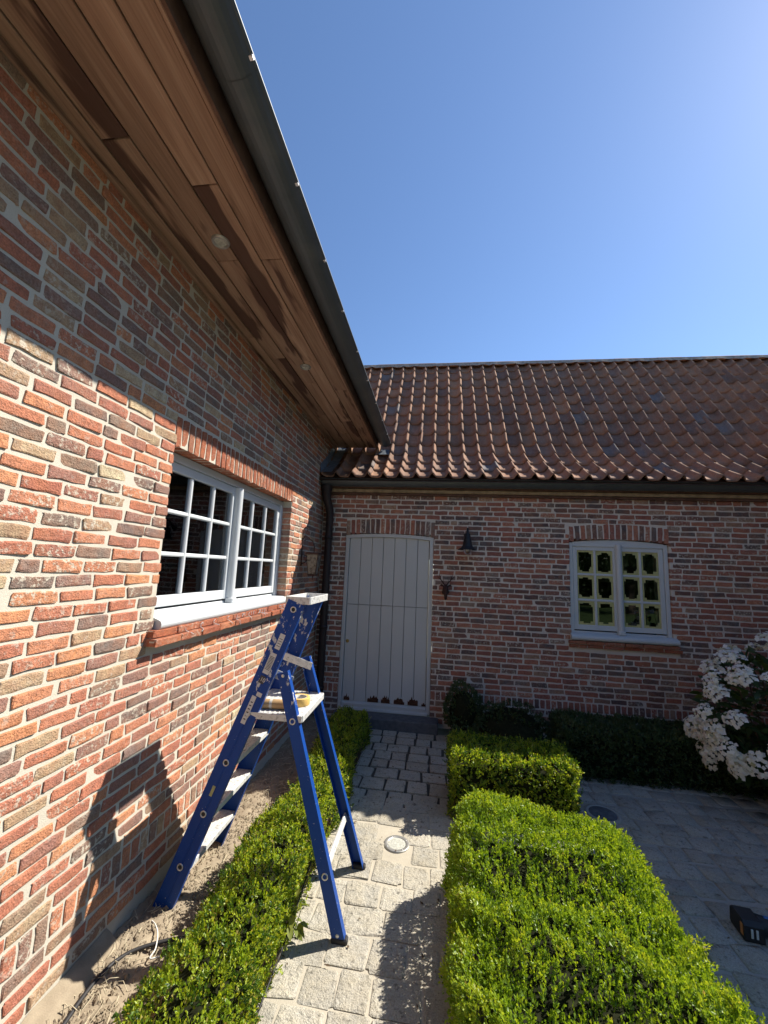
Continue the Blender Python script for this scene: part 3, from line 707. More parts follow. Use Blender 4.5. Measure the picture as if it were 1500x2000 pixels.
arch = soldiers(FB, DX0-0.005, DX1+0.02, DZ1+0.002, DZ1+0.183, 0.0615, 2.4, 0.030, 0.04) + soldiers(FB, BX0-0.005, BX1+0.015, BZ1+0.002, BZ1+0.178, 0.0625, 2.4, 0.038, 0.06)
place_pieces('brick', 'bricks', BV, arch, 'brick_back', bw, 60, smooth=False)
sl_ = bx('window_sill', 'mortar_back', wing, BX0-0.02, BX1+0.05, D-0.022, D+0.1, 0.992, 1.062)
si = []
for v, a, b, wo in ((1.045, BX0-0.035, BX1+0.045, 0.045), (1.005, BX0-0.03, BX1+0.075, 0.034)):
    u = a
    while u < b - 0.05:
        L = min(random.uniform(0.17, 0.21), b-u); si.append(brick_item((V3(0, D, 0), X, Z, -Y), u+L/2, v, L-0.008, 0.034, deep=1.6, w=wo+random.uniform(-0.008, 0.006))); u += L
place_pieces('brick', 'bricks', BV, si, 'brick_red', sl_, smooth=False)
bwin = empty('window'); bwin.parent = wing
casement_window(bwin, lambda u, v, o: V3(BX0+u, D+0.022-o, 1.142+v), BX1-BX0, BZ1-1.142-0.002, 2, 'grey_paint', arch=0.037, post=0.10, stile=0.048, fr=0.042, bar=0.026, tape=True)
prof = [(-0.06, 0.0), (0.030, 0.0)] + [(0.030+0.028*math.sin(t), 0.030-0.030*math.cos(t)) for t in np.linspace(0.2, 2.5, 8)] + [(0.0, 0.073), (-0.06, 0.075)]
MB().sweep(prof, (BX0-0.012, D, 1.068), -Y, Z, X, BX1-BX0+0.046).build('wooden_sill', 'grey_paint', bwin)
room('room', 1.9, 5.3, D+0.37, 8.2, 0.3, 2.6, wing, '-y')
# door
door = empty('door'); door.parent = wing
def dtop(x, off=0.0): q = (x-(DX0+DX1)/2)/((DX1-DX0)/2); return DZ1 + 0.028*(1-q*q) - off
f = MB(); fy0, fy1 = D+0.012, D+0.09
f.bb(DX0, DX0+0.046, fy0, fy1, 0.13, DZ1-0.002, 0.004).bb(DX1-0.046, DX1, fy0, fy1, 0.13, DZ1-0.002, 0.004)
P = []; xs = np.linspace(DX0, DX1, 13)
for x in xs: P += [(x, fy0-.002, dtop(x, 0.040)), (x, fy0-.002, dtop(x)), (x, fy1, dtop(x)), (x, fy1, dtop(x, 0.040))]
f.add(P, [(4*i+k, 4*i+(k+1) % 4, 4*i+4+(k+1) % 4, 4*i+4+k) for i in range(12) for k in range(4)]); f.add(P[:4], [(3, 2, 1, 0)]); f.add(P[-4:], [(0, 1, 2, 3)])
f.build('frame', 'door_paint', door)
lx0, lx1 = DX0+0.049, DX1-0.049; n = 7; bw_ = (lx1-lx0)/n; SPL = 1.322
for i in range(n):
    a, b = lx0+i*bw_+0.0022, lx0+(i+1)*bw_-0.0022; yf = D+0.034 + random.uniform(-0.001, 0.001)
    for (za, zb, arcd) in ((0.206, SPL-0.003, False), (SPL+0.003, None, True)):
        ta, tb = (dtop(a, 0.042), dtop(b, 0.042)) if arcd else (zb, zb)
        e = 0.004
        Pq = [(a+e, yf, za), (b-e, yf, za), (b-e, yf, tb), (a+e, yf, ta), (a, yf+e, za), (b, yf+e, za), (b, yf+e, tb), (a, yf+e, ta), (a, yf+0.04, za), (b, yf+0.04, za), (b, yf+0.04, tb), (a, yf+0.04, ta)]
        MB().add(Pq, [(0, 1, 2, 3), (4, 0, 3, 7), (1, 5, 6, 2), (8, 4, 7, 11), (5, 9, 10, 6), (3, 2, 6, 7), (7, 6, 10, 11), (8, 9, 5, 4), (4, 5, 1, 0), (9, 8, 11, 10)]).build('plank', 'door_paint', door)
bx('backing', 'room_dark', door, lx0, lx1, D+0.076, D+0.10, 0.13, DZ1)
MB().sweep([(0, 0), (0.052, 0.0), (0.055, 0.035), (0.012, 0.052), (0, 0.052)], (lx0, D+0.055, 0.152), -Y, Z, X, lx1-lx0).build('weather_bar', 'door_paint', door)
bx('threshold', 'grey_paint', door, DX0+0.05, DX1-0.03, D-0.015, D+0.09, 0.118, 0.150, bev=0.004)
for i, (cx_, w_, h_) in enumerate(((0.42, 0.070, 0.075), (0.735, 0.130, 0.080), (0.885, 0.105, 0.085), (1.045, 0.125, 0.075), (1.205, 0.120, 0.095), (1.335, 0.060, 0.040))):
    gg = random.Random(50+i)
    for (mat_, grow, yo) in (('flaked_paint', 0.010, 0.0022), ('peeled_wood', 0.0, 0.0034)):
        top = [(cx_ - w_/2 + w_*k/10, 0.210 + h_*(0.35 + 0.75*gg.random()*math.sin(PI*(k+1)/12))) for k in range(11)]
        if grow: top = [(x + (grow if k > 5 else -grow)*0.5*random.random(), z+grow*random.random()*1.6) for k, (x, z) in enumerate(top)]; gg = random.Random(50+i)
        P = [(cx_-w_/2, D+0.034-yo, 0.2085)] + [(x, D+0.034-yo, z) for x, z in top] + [(cx_+w_/2, D+0.034-yo, 0.2085)]
        MB().add(P, [tuple(range(len(P)))[::-1]]).build('peeled_patch', mat_, door)
MB().lathe([(0.0, 0.008), (0.016, 0.007), (0.021, 0.002), (0.021, 0.0)], (0.395, D+0.034, 0.885), 16, np.stack([X, Z, -Y], 1)).bb(0.3925, 0.3975, D+0.0245, D+0.030, 0.872, 0.890).build('keyhole_plate', 'brass', door)
st = MB().bb(0.30, 1.50, 4.70, D-0.001, -0.03, 0.112, 0.008).build('door_step', 'bluestone'); prop(st, label='worn bluestone step under the grey plank door', cat='step')
# eaves board, gutter, downpipe
bx('fascia_board', 'fascia_wood', wing, 0.10, 5.95, D-0.075, D-0.045, 2.700, 2.742, bev=0.008)
bx('eaves_board', 'fascia_dark', wing, 0.06, 5.95, D-0.044, D+0.02, 2.672, 2.700, bev=0.004)
bx('eaves_board', 'fascia_dark', wing, 0.0, 5.95, D-0.10, D+0.02, 2.744, 2.80, bev=0.004)
g = MB(); prof = gutter_profile(0.075)
inner = [(a*0.965, b*0.965+0.001) for a, b in prof[:14]][::-1]
g.sweep(prof+inner, (0.02, 4.770, 2.828), -Y, Z, X, 5.95); bg_ = g.build('gutter', 'zinc', wing)
for x in np.arange(0.45, 5.9, 0.62):
    MB().sweep([(a*1.012, b*1.012) for a, b in gutter_profile(0.0755, False)][1:], (x, 4.770, 2.828), -Y, Z, X, 0.01, closed=False).build('seam', 'zinc', bg_)
dp = MB(); dp.tube([(0.07, 4.775, 2.76), (0.07, 4.775, 2.68), (0.072, 4.785, 2.60), (0.100, 4.82, 2.50), (0.112, 4.838, 2.42), (0.112, 4.84, 2.30), (0.112, 4.84, 0.0)], [0.075, 0.060, 0.052, 0.050, 0.047, 0.045, 0.045], 14)
dp = dp.build('downpipe', 'pipe_brown', wing)
for z in (2.12, 1.05, 0.35): MB().lathe([(0.046, -0.02), (0.052, -0.02), (0.052, 0.02), (0.046, 0.02)], (0.112, 4.84, z), 14).build('pipe_collar', 'pipe_brown', dp)
# roof
ANG = [dg(a) for a in (31, 36, 41, 48)] + [dg(55.5)]*9
pth, pend = roof_path(0.2515, ANG)
RO = V3(0.0, 4.655, 2.845)
roof = roof_sheet(RO, X, Y, 12.3, pth, pend, 'roof', wing)
def rskip(P): return P[0] < 0.06
place_pieces('roof_tile', 'roof_tiles', TV, tiles(RO + V3(0.02, 0, 0), X, Y, 63, pth, rskip), 'roof_tile', roof)
ry, rz = RO[1]+pend[0], RO[2]+pend[1]
x = 0.0; k = 0
while x < 12.2:
    L = 0.33; prof = [(0.085*math.cos(t), 0.052*math.sin(t)) for t in np.linspace(-0.1, PI+0.1, 9)]
    q = MB(); q.sweep(prof, (x, ry, rz-0.004+random.uniform(-0.003, 0.004)), Y, Z, X, L+0.03, closed=False, smooth=True)
    q.build('ridge_tile', 'roof_tile', roof); x += L
def ridge_bed():
    m = MB(); n_ = 200; P = []
    for i in range(n_+1):
        xx = 12.2*i/n_; P += [(xx, ry-0.105-0.012*random.random(), rz-0.035-0.02*random.random()), (xx, ry-0.078, rz+0.020)]
    m.add(P, [(2*i, 2*i+2, 2*i+3, 2*i+1) for i in range(n_)], True); m.build('ridge_mortar', 'ridge_mortar', roof)
ridge_bed()
MB().add([(12.2, ry, rz), (0, ry, rz), (0, ry+3.3, rz-3.3), (12.2, ry+3.3, rz-3.3)], [(0, 1, 2, 3)]).build('roof_slope', 'roof_tile', wing)
# lead flashing where the tiles meet the tall wall
fl = MB(); P = []
for i, (p, a) in enumerate(pth[:5]):
    yy, zz = RO[1]+p[0], RO[2]+p[1]
    P += [(0.0045, yy, zz+0.16+0.012*(i % 2)), (0.010, yy, zz+0.055), (0.15+0.02*random.random(), yy, zz+0.050+0.02*random.random())]
fl.add(P, [q for i in range(4) for q in ((3*i, 3*i+3, 3*i+4, 3*i+1), (3*i+1, 3*i+4, 3*i+5, 3*i+2))], False)
fl.build('lead_flashing', 'lead', wing)
MB().add([(0.62, 5.20, 3.29), (0.80, 5.18, 3.285), (0.83, 5.30, 3.38), (0.66, 5.33, 3.40)], [(0, 1, 2, 3)]).build('lead_flashing', 'lead', wing)

# ------------------------------------------------------------------ added wing on the right, unseen, put in to shade the courtyard
barn = empty('added_brick_barn', (0, 0, 0), label='added unseen brick wing on the right that shades the courtyard', cat='barn')
BY0 = 1.30
bwall = MB().bb(5.9+REC, 9.4, BY0+REC, D, 0, 3.5).add([(5.9, BY0+REC, 3.5), (9.4, BY0+REC, 3.5), (7.65, BY0+REC, 5.3), (5.9, D, 3.5), (9.4, D, 3.5), (7.65, D, 5.3)], [(0, 1, 2), (5, 4, 3)]).build('wall', 'mortar_back', barn)
FR = (V3(5.9, 0, 0), -Y, Z, -X); FE = (V3(0, BY0, 0), X, Z, -Y)
place_pieces('brick', 'bricks', BV, fill_rows(FR, -D, -BY0, 0.0, 57) + fill_rows(FE, 5.9, 9.4, 0.0, 86, skip=lambda u, v: v > 3.45 and abs(u-7.65) > 1.75-(v-3.45)), 'brick_back', bwall, 0)
bx('soffit', 'fascia_wood', barn, 5.35, 5.9, BY0-0.1, 5.05, 3.36, 3.40); bx('gutter', 'zinc', barn, 5.22, 5.36, BY0-0.1, 5.05, 3.36, 3.47, bev=0.03)
pr, pe2 = roof_path(0.28, [dg(44)]*12)
rb = roof_sheet(V3(5.28, 5.05, 3.46), -Y, X, 3.90, pr, pe2, 'roof', barn)
place_pieces('roof_tile', 'roof_tiles', TV, tiles(V3(5.28, 5.05, 3.46), -Y, X, 20, pr), 'roof_tile', rb, 0)
rb2 = roof_sheet(V3(10.08, 1.15, 3.46), Y, -X, 3.75, pr, pe2, 'roof', barn)
place_pieces('roof_tile', 'roof_tiles', TV, tiles(V3(10.08, 1.15, 3.46), Y, -X, 19, pr), 'roof_tile', rb2, 0)

# ------------------------------------------------------------------ wall lamp, stag's head, lantern
wl = empty('wall_lamp', (1.795, D, 2.1), label='black bell shaped wall lamp on the brick wall right of the grey door', cat='wall lamp')
def at(o, *mbs): pass
lx, lyy = 0.0, -0.15
MB().lathe([(0.0, 0.0), (0.035, 0.0), (0.035, -0.006)][::-1], (0, -0.004, 0.10), 16, np.stack([X, Z, -Y], 1)).build('wall_plate', 'black_metal', wl)
MB().tube([(0, -0.004, 0.10), (0, -0.05, 0.13), (0, -0.10, 0.165), (0, -0.14, 0.16), (0, -0.15, 0.12)], 0.010, 8).build('arm', 'black_metal', wl)
MB().lathe([(0.010, 0.16), (0.014, 0.10), (0.030, 0.085), (0.045, 0.02), (0.052, -0.03), (0.060, -0.055), (0.075, -0.072), (0.105, -0.092), (0.112, -0.100), (0.104, -0.098), (0.07, -0.077), (0.05, -0.05)], (0, -0.15, 0.02), 24).build('lamp_shade', 'black_metal', wl)
MB().lathe([(0.050, -0.06), (0.053, -0.09), (0.045, -0.125), (0.025, -0.15), (0.0, -0.157)], (0, -0.15, 0.02), 18).build('lamp_glass', 'pane', wl)
MB().lathe([(0.0, -0.115), (0.018, -0.105), (0.024, -0.085), (0.015, -0.06)], (0, -0.15, 0.02), 12).build('bulb', 'lens', wl)
stag = empty('stag_head', (1.555, D-0.02, 1.545), label='small rusty iron stag head with antlers beside the grey door', cat='wall ornament'); stag.scale = (1.25, 1.25, 1.25)
h = MB(); Rb = np.stack([X, Z, -Y], 1)
h.lathe([(0.0, 0.0), (0.026, 0.0), (0.030, 0.008), (0.024, 0.014)], (0, 0.0, 0.0), 12, Rb)
h.tube([(0, 0.0, -0.02), (0, -0.035, 0.008), (0, -0.060, 0.035)], [0.034, 0.028, 0.022], 10)
h.tube([(0, -0.048, 0.045), (0, -0.066, 0.030), (0, -0.090, -0.010), (0, -0.104, -0.052), (0, -0.106, -0.072), (0, -0.098, -0.082)], [0.014, 0.026, 0.022, 0.015, 0.013, 0.006], 10)
for s in (-1, 1): h.tube([(0.018*s, -0.058, 0.040), (0.040*s, -0.060, 0.048), (0.056*s, -0.062, 0.042)], [0.007, 0.010, 0.002], 6)
h.build('head', 'rust_iron', stag)
for s in (-1, 1):
    a = MB(); a.tube([(0.010*s, -0.055, 0.050), (0.028*s, -0.052, 0.075), (0.046*s, -0.050, 0.098), (0.056*s, -0.050, 0.128), (0.060*s, -0.050, 0.150)], [0.006, 0.006, 0.005, 0.004, 0.002], 6)
    a.tube([(0.028*s, -0.052, 0.075), (0.022*s, -0.060, 0.100)], [0.004, 0.0015], 5).tube([(0.046*s, -0.050, 0.098), (0.074*s, -0.052, 0.122), (0.080*s, -0.052, 0.136)], [0.005, 0.003, 0.0015], 5).tube([(0.054*s, -0.05, 0.120), (0.040*s, -0.055, 0.140)], [0.003, 0.001], 5)
    a.build('antler', 'rust_iron', stag)
lan = empty('wall_lantern', (0, 4.19, 1.66), label='old glazed iron lantern on scroll bracket in the shaded brick corner', cat='lantern')
for (zz, hw, hw2, hh, mt, nm) in ((0.225, 0.072, 0.066, 0.022, 'rust_iron', 'cap'), (0.0, 0.040, 0.046, 0.018, 'rust_iron', 'base')):
    P = [(0.14+sx*hw, sy*hw, zz) for sx, sy in ((-1, -1), (1, -1), (1, 1), (-1, 1))] + [(0.14+sx*hw2, sy*hw2, zz+hh) for sx, sy in ((-1, -1), (1, -1), (1, 1), (-1, 1))]
    MB().add(P, [(3, 2, 1, 0), (4, 5, 6, 7), (0, 1, 5, 4), (1, 2, 6, 5), (2, 3, 7, 6), (3, 0, 4, 7)]).build(nm, mt, lan)
for sx, sy in ((-1, -1), (1, -1), (1, 1), (-1, 1)):
    MB().tube([(0.14+sx*0.040, sy*0.040, 0.015), (0.14+sx*0.064, sy*0.064, 0.228)], 0.004, 5).build('corner_bar', 'rust_iron', lan)
for (a, b) in (((-1, -1), (1, -1)), ((1, -1), (1, 1)), ((1, 1), (-1, 1)), ((-1, 1), (-1, -1))):
    MB().add([(0.14+a[0]*.040, a[1]*.040, .018), (0.14+b[0]*.040, b[1]*.040, .018), (0.14+b[0]*.063, b[1]*.063, .225), (0.14+a[0]*.063, a[1]*.063, .225)], [(0, 1, 2, 3)]).build('lantern_glass', 'old_glass', lan)
MB().lathe([(0.0, 0.09), (0.008, 0.09), (0.009, 0.02), (0.0, 0.02)], (0.14, 0, 0.0), 10).build('candle_tube', 'card_core', lan)
sc = [(0.14, 0, 0.25), (0.14, 0, 0.30), (0.12, 0, 0.36), (0.07, 0, 0.41), (0.03, 0, 0.42), (0.012, 0, 0.39), (0.03, 0, 0.37), (0.045, 0, 0.39)]
MB().tube(sc, 0.006, 6).tube([(0.004, 0, 0.10), (0.004, 0, 0.48)], 0.007, 6).tube([(0.006, 0, 0.12), (0.05, 0, 0.14), (0.07, 0, 0.19), (0.04, 0, 0.22), (0.03, 0, 0.19)], 0.005, 6).tube([(0.004, 0, 0.48), (0.03, 0, 0.52), (0.06, 0, 0.50), (0.05, 0, 0.47)], 0.005, 6).build('scroll_bracket', 'rust_iron', lan)
MB().tube([(0.14, 0, 0.0), (0.14, 0, -0.045)], [0.007, 0.002], 6).build('finial', 'rust_iron', lan)

# ------------------------------------------------------------------ step ladder
lad = empty('step_ladder', (0.60, 2.36, 0), label='blue paint splashed step ladder standing over the low hedge by the left wall', cat='step ladder')
LO = V3(0.60, 2.36, 0)
fb0, fb1 = 0.25, 0.185; rb0, rb1 = 0.257, 0.205
def beam(p0, p1, prof, side):
    """beam whose profile (a along the ladder plane, b outward in y) runs from p0 to p1"""
    p0, p1 = np.array(p0, float), np.array(p1, float); d = p1-p0; L = np.linalg.norm(d); d = d/L
    b = V3(0, side, 0); b = b - d*(b @ d); b /= np.linalg.norm(b); a = np.cross(b, d) if side > 0 else np.cross(d, b)
    m = MB(); n = len(prof)
    P0 = [p0 + a*q[0] + b*q[1] for q in prof]; P1 = [p + d*L for p in P0]
    F = [(k, (k+1) % n, n+(k+1) % n, n+k) for k in range(n)]
    m.add(P0+P1, F).add(P0, [tuple(range(n))[::-1]]).add(P1, [tuple(range(n))]); return m, d, a, b
cprof = [(-.050, -.026), (-.046, -.026), (-.046, -.004), (.046, -.004), (.046, -.026), (.050, -.026), (.050, .0), (.012, .0), (.010, -.0025), (.002, -.0025), (.0, .0), (-.050, .0)]
rprof = [(-.030, -.036), (-.027, -.036), (-.027, -.003), (.027, -.003), (.027, -.036), (.030, -.036), (.030, 0), (-.030, 0)]
def fpt(t, side): return V3(-0.49 + 0.575*t, side*(fb0+(fb1-fb0)*t), 0.005 + 1.555*t)
def rpt(t, side): return V3(0.425 - 0.385*t, side*(rb0+(rb1-rb0)*t) + 0.025*(1-t), 0.004 + 1.19*t)
TS = [0.145, 0.305, 0.465, 0.625]
for s in (-1, 1):
    m, d, a, b = beam(fpt(0, s), fpt(1, s), cprof, s); stile = m.build('stile', 'blue_paint', lad)
    for t in TS + [0.975]:
        c = fpt(t, s) + b*0.001; R = np.stack([a, d, b], 1)
        MB().lathe([(0.010, -0.003), (0.011, 0.002), (0.016, 0.003), (0.0175, 0.0)], c - a*(0.0), 16, R).build('rivet', 'alu', stile)
        MB().lathe([(0.0, -0.0005), (0.011, -0.0003)], c + b*0.0006, 12, R).build('hole', 'tool_black', stile)
    m, d2, a2, b2 = beam(rpt(0, s), rpt(1, s), rprof, s); leg = m.build('rear_leg', 'blue_paint', lad)
    for t in (0.025, 0.225, 0.80, 0.985):
        R = np.stack([a2, d2, b2], 1); big = t in (0.225, 0.80)
        MB().lathe([(0.0, 0.002), (0.006, 0.003), (0.009, 0.0)] if not big else [(0.010, 0.0005), (0.011, 0.002), (0.016, 0.003), (0.0175, 0.0)], rpt(t, s)+b2*0.001, 14, R).build('rivet', 'alu', leg)
    f0 = fpt(0, s); MB().box(f0 + V3(0, -s*0.013, 0.004), (0.118, 0.034, 0.030), None, 0.006).build('foot', 'black_rubber', lad)
    f1 = rpt(0, s); MB().box(f1 + V3(0, -s*0.014, 0.006), (0.080, 0.036, 0.028), None, 0.006).build('foot', 'black_rubber', lad)
    # hinge plate between stile and rear leg
    hp = (fpt(0.755, s) + rpt(0.975, s))/2; dd = rpt(0.975, s) - fpt(0.765, s); L = np.linalg.norm(dd); dd /= L
    bb_ = V3(0, s, 0); cc = np.cross(bb_, dd); cc /= np.linalg.norm(cc); bb_ = np.cross(dd, cc)
    MB().box(hp - V3(0, s*0.040, 0), (L+0.085, 0.046, 0.004), np.stack([dd, cc, bb_], 1), 0.0015).build('hinge_plate', 'splashed_alu', lad)
for t in TS[:3]:
    hw = fb0+(fb1-fb0)*t - 0.006; c = fpt(t, 0); stp = MB(); stp.box(c + V3(0.0, 0, 0.008), (0.088, 2*hw, 0.006), None, 0.002)
    stp.box(c + V3(0.045, 0, -0.004), (0.008, 2*hw, 0.030), None, 0.003).box(c + V3(-0.045, 0, -0.004), (0.008, 2*hw, 0.030), None, 0.003)
    for k in range(5): stp.box(c + V3(-0.032+0.016*k, 0, 0.0118), (0.004, 2*hw-0.01, 0.0022))
    stp.build('step', 'splashed_alu', lad)
c = fpt(TS[3], 0); hw = fb0+(fb1-fb0)*TS[3] - 0.004; pt = MB(); px0, px1 = c[0]-0.045, 0.165; pz = c[2]
pt.bb(px0, px1, -hw, hw, pz, pz+0.006, 0.002)
for y_ in (-hw, hw): pt.bb(px0, px1, y_-0.004 if y_ < 0 else y_-0.004, y_+0.004, pz-0.026, pz+0.008, 0.002)
pt.bb(px1-0.004, px1+0.004, -hw+0.005, hw-0.005, pz-0.026, pz+0.0075, 0.002)
for k in range(9): pt.bb(px0+0.02+0.026*k, px0+0.026+0.026*k, -hw+0.01, hw-0.01, pz+0.006, pz+0.0085)
pt.build('platform', 'splashed_alu', lad)
# shallow tray on top
tr = MB(); tx0, tx1, tz = 0.020, 0.160, 1.556; tw = 0.180
tr.bb(tx0, tx1, -tw, tw, tz-0.004, tz, 0.001)
for (a, b, c_, d_) in ((tx0, tx1, -tw-.003, -tw+.004), (tx0, tx1, tw-.004, tw+.003), (tx0-.003, tx0+.004, -tw+.005, tw-.005), (tx1-.004, tx1+.003, -tw+.005, tw-.005)): tr.bb(a, b, c_, d_, tz-0.006, tz+0.034, 0.0015)
tr.build('top_tray', 'splashed_alu', lad)
p0, p1 = rpt(0.235, -1) + V3(0, 0.012, 0), rpt(0.235, 1) - V3(0, 0.012, 0)
MB().box((p0+p1)/2, (0.034, np.linalg.norm(p1-p0), 0.014), np.array([[0.34, 0, 0.94], [0, 1, 0], [-0.94, 0, 0.34]]), 0.003).build('brace', 'splashed_alu', lad)
# stickers on the near stile
m_, d, a, b = beam(fpt(0, -1), fpt(1, -1), cprof, -1); R = np.stack([a, d, b], 1)
def stick(t, off, w_, l_, mat='sticker', lift=0.0012): return MB().box(fpt(t, -1) + a*off + b*lift, (w_, l_, 0.0008), R).build('sticker', mat, lad)
stick(0.865, 0.004, 0.030, 0.085); stick(0.790, 0.000, 0.036, 0.115); stick(0.69, 0.016, 0.030, 0.022); stick(0.635, -0.004, 0.026, 0.150)
for k in range(11): stick(0.770+0.0042*k, 0.000, 0.027, 0.0028, 'print_dark', 0.0018)
for k in range(4): stick(0.850+0.008*k, 0.004, 0.020, 0.0030, 'print_dark', 0.0018)
for k in range(6): stick(0.605+0.011*k, -0.004, 0.012, 0.0055, 'print_dark', 0.0018)
stick(0.735, -0.002, 0.030, 0.040, 'print_dark')
def text(s_, P, R_, size, mat, parent):
    cu = bpy.data.curves.new('lettering', 'FONT'); cu.body = s_; cu.size = size; cu.align_x = 'CENTER'; cu.align_y = 'CENTER'; cu.extrude = 0.0003
    tmp = bpy.data.objects.new('lettering', cu); COL.objects.link(tmp); dgp = bpy.context.evaluated_depsgraph_get()
    me = bpy.data.meshes.new_from_object(tmp.evaluated_get(dgp)); bpy.data.objects.remove(tmp); bpy.data.curves.remove(cu)
    me.materials.clear(); o = link('lettering', me, mat, parent)
    M = np.eye(4); M[:3, :3] = R_; M[:3, 3] = P; o.matrix_basis = Matrix(M.tolist()); return o
aa = a if a[0] > 0 else -a
text('10', fpt(0.735, -1) + aa*0.002 + b*0.0022, np.stack([aa, np.cross(b, aa), b], 1), 0.030, 'sticker', lad)
stick(0.375, -0.006, 0.016, 0.052, 'tape')

PZ = LO[2] + pz + 0.0087
tape = MB().lathe([(0.039, 0.0), (0.056, 0.0), (0.0565, 0.001), (0.0565, 0.037), (0.056, 0.038), (0.039, 0.038), (0.0385, 0.037), (0.0385, 0.001), (0.039, 0.0)], (0.690, 2.335, PZ), 36).build('tape_roll', 'tape_roll')
prop(tape, label='yellow masking tape roll lying on the ladder platform', cat='tape roll')
MB().lathe([(0.0365, 0.0005), (0.0384, 0.0005), (0.0384, 0.0385), (0.0365, 0.0385), (0.0365, 0.0005)], (0.690, 2.335, PZ), 30).build('cardboard_core', 'card_core', tape)
pr_ = MB().tube([(0.50, 2.215, PZ+0.024), (0.685, 2.235, PZ+0.024)], 0.024, 20).build('paper_roll', 'kraft'); prop(pr_, label='brown masking paper roll lying on the ladder platform', cat='paper roll')
MB().tube([(0.56, 2.2214, PZ+0.024), (0.575, 2.223, PZ+0.024)], 0.0246, 20).build('paper_band', 'card_core', pr_)
br = MB().tube([(0.505, 2.30, PZ+0.008), (0.56, 2.305, PZ+0.010), (0.60, 2.31, PZ+0.010)], [0.006, 0.009, 0.008], 8).build('paint_brush', 'teal'); prop(br, label='small paint brush with teal handle on the ladder platform', cat='brush')
MB().box((0.635, 2.315, PZ+0.008), (0.05, 0.036, 0.013), None, 0.003).build('bristles', 'straw', br)

# ------------------------------------------------------------------ hedges and plants
def wobble(P, seed, amp, f0=5, f1=22):
    g = np.random.default_rng(seed); o = np.zeros(len(P))
    for k in range(8):
        f = g.uniform(f0, f1); d = g.standard_normal(3); d /= np.linalg.norm(d); o += np.sin((P @ d)*f + g.uniform(0, 6.28))/(1+0.06*f*5/f0)
    return amp*o/2.5
def leaf_quads(base, axis, length, width, roll, g):
    n = len(base); ax = axis/np.linalg.norm(axis, axis=1, keepdims=True)
    h = g.standard_normal((n, 3)); s = np.cross(ax, h); s /= np.linalg.norm(s, axis=1, keepdims=True)+1e-9
    nn = np.cross(ax, s)
    L = length[:, None]; Wd = width[:, None]
    q = np.stack([base, base + ax*L*0.5 + s*Wd*0.5 + nn*Wd*0.12, base + ax*L, base + ax*L*0.5 - s*Wd*0.5 + nn*Wd*0.12], 1)
    return q
def foliage(name, P, Nrm, mat, parent, seed, nleaf=10, stem=0.045, leaf=0.016, ratio=0.6, upb=0.55, jit=0.45, bright=None):
    g = np.random.default_rng(seed); n = len(P)
    d = Nrm*0.75 + V3(0, 0, upb) + jit*g.standard_normal((n, 3)); d /= np.linalg.norm(d, axis=1, keepdims=True)
    sl = stem*g.uniform(0.5, 1.25, n)
    base0 = P - d*(sl*0.8)[:, None]
    B = []; A = []; Ls = []; R = []; tone = g.random(n) if bright is None else np.clip(0.45*g.random(n) + 0.55*bright, 0, 1)
    for k in range(nleaf):
        f = (k+0.6)/nleaf
        side = g.standard_normal((n, 3)); side -= d*(side*d).sum(1, keepdims=True); side /= np.linalg.norm(side, axis=1, keepdims=True)
        op = 1.15 - 0.75*f
        B.append(base0 + d*(sl*1.05*f)[:, None]); A.append(d*(1-0.35*op) + side*op*0.85); Ls.append(leaf*g.uniform(0.75, 1.2, n)*(1.1-0.35*f))
        R.append(np.clip(0.62*tone + 0.22*f + 0.16*g.random(n), 0, 0.985))
    B = np.concatenate(B); A = np.concatenate(A); Ls = np.concatenate(Ls); R = np.concatenate(R)
    old = g.random(len(R)) < 0.006; R[old] = 0.999
    q = leaf_quads(B, A, Ls, Ls*ratio*g.uniform(0.85, 1.15, len(Ls)), None, g)
    me = fast_mesh(name, q.reshape(-1, 3), np.arange(len(q)*4).reshape(-1, 4), R, False); me.materials.append(MATS[mat])
    o = link(name, me, None, parent); return prop(o, kind='stuff')
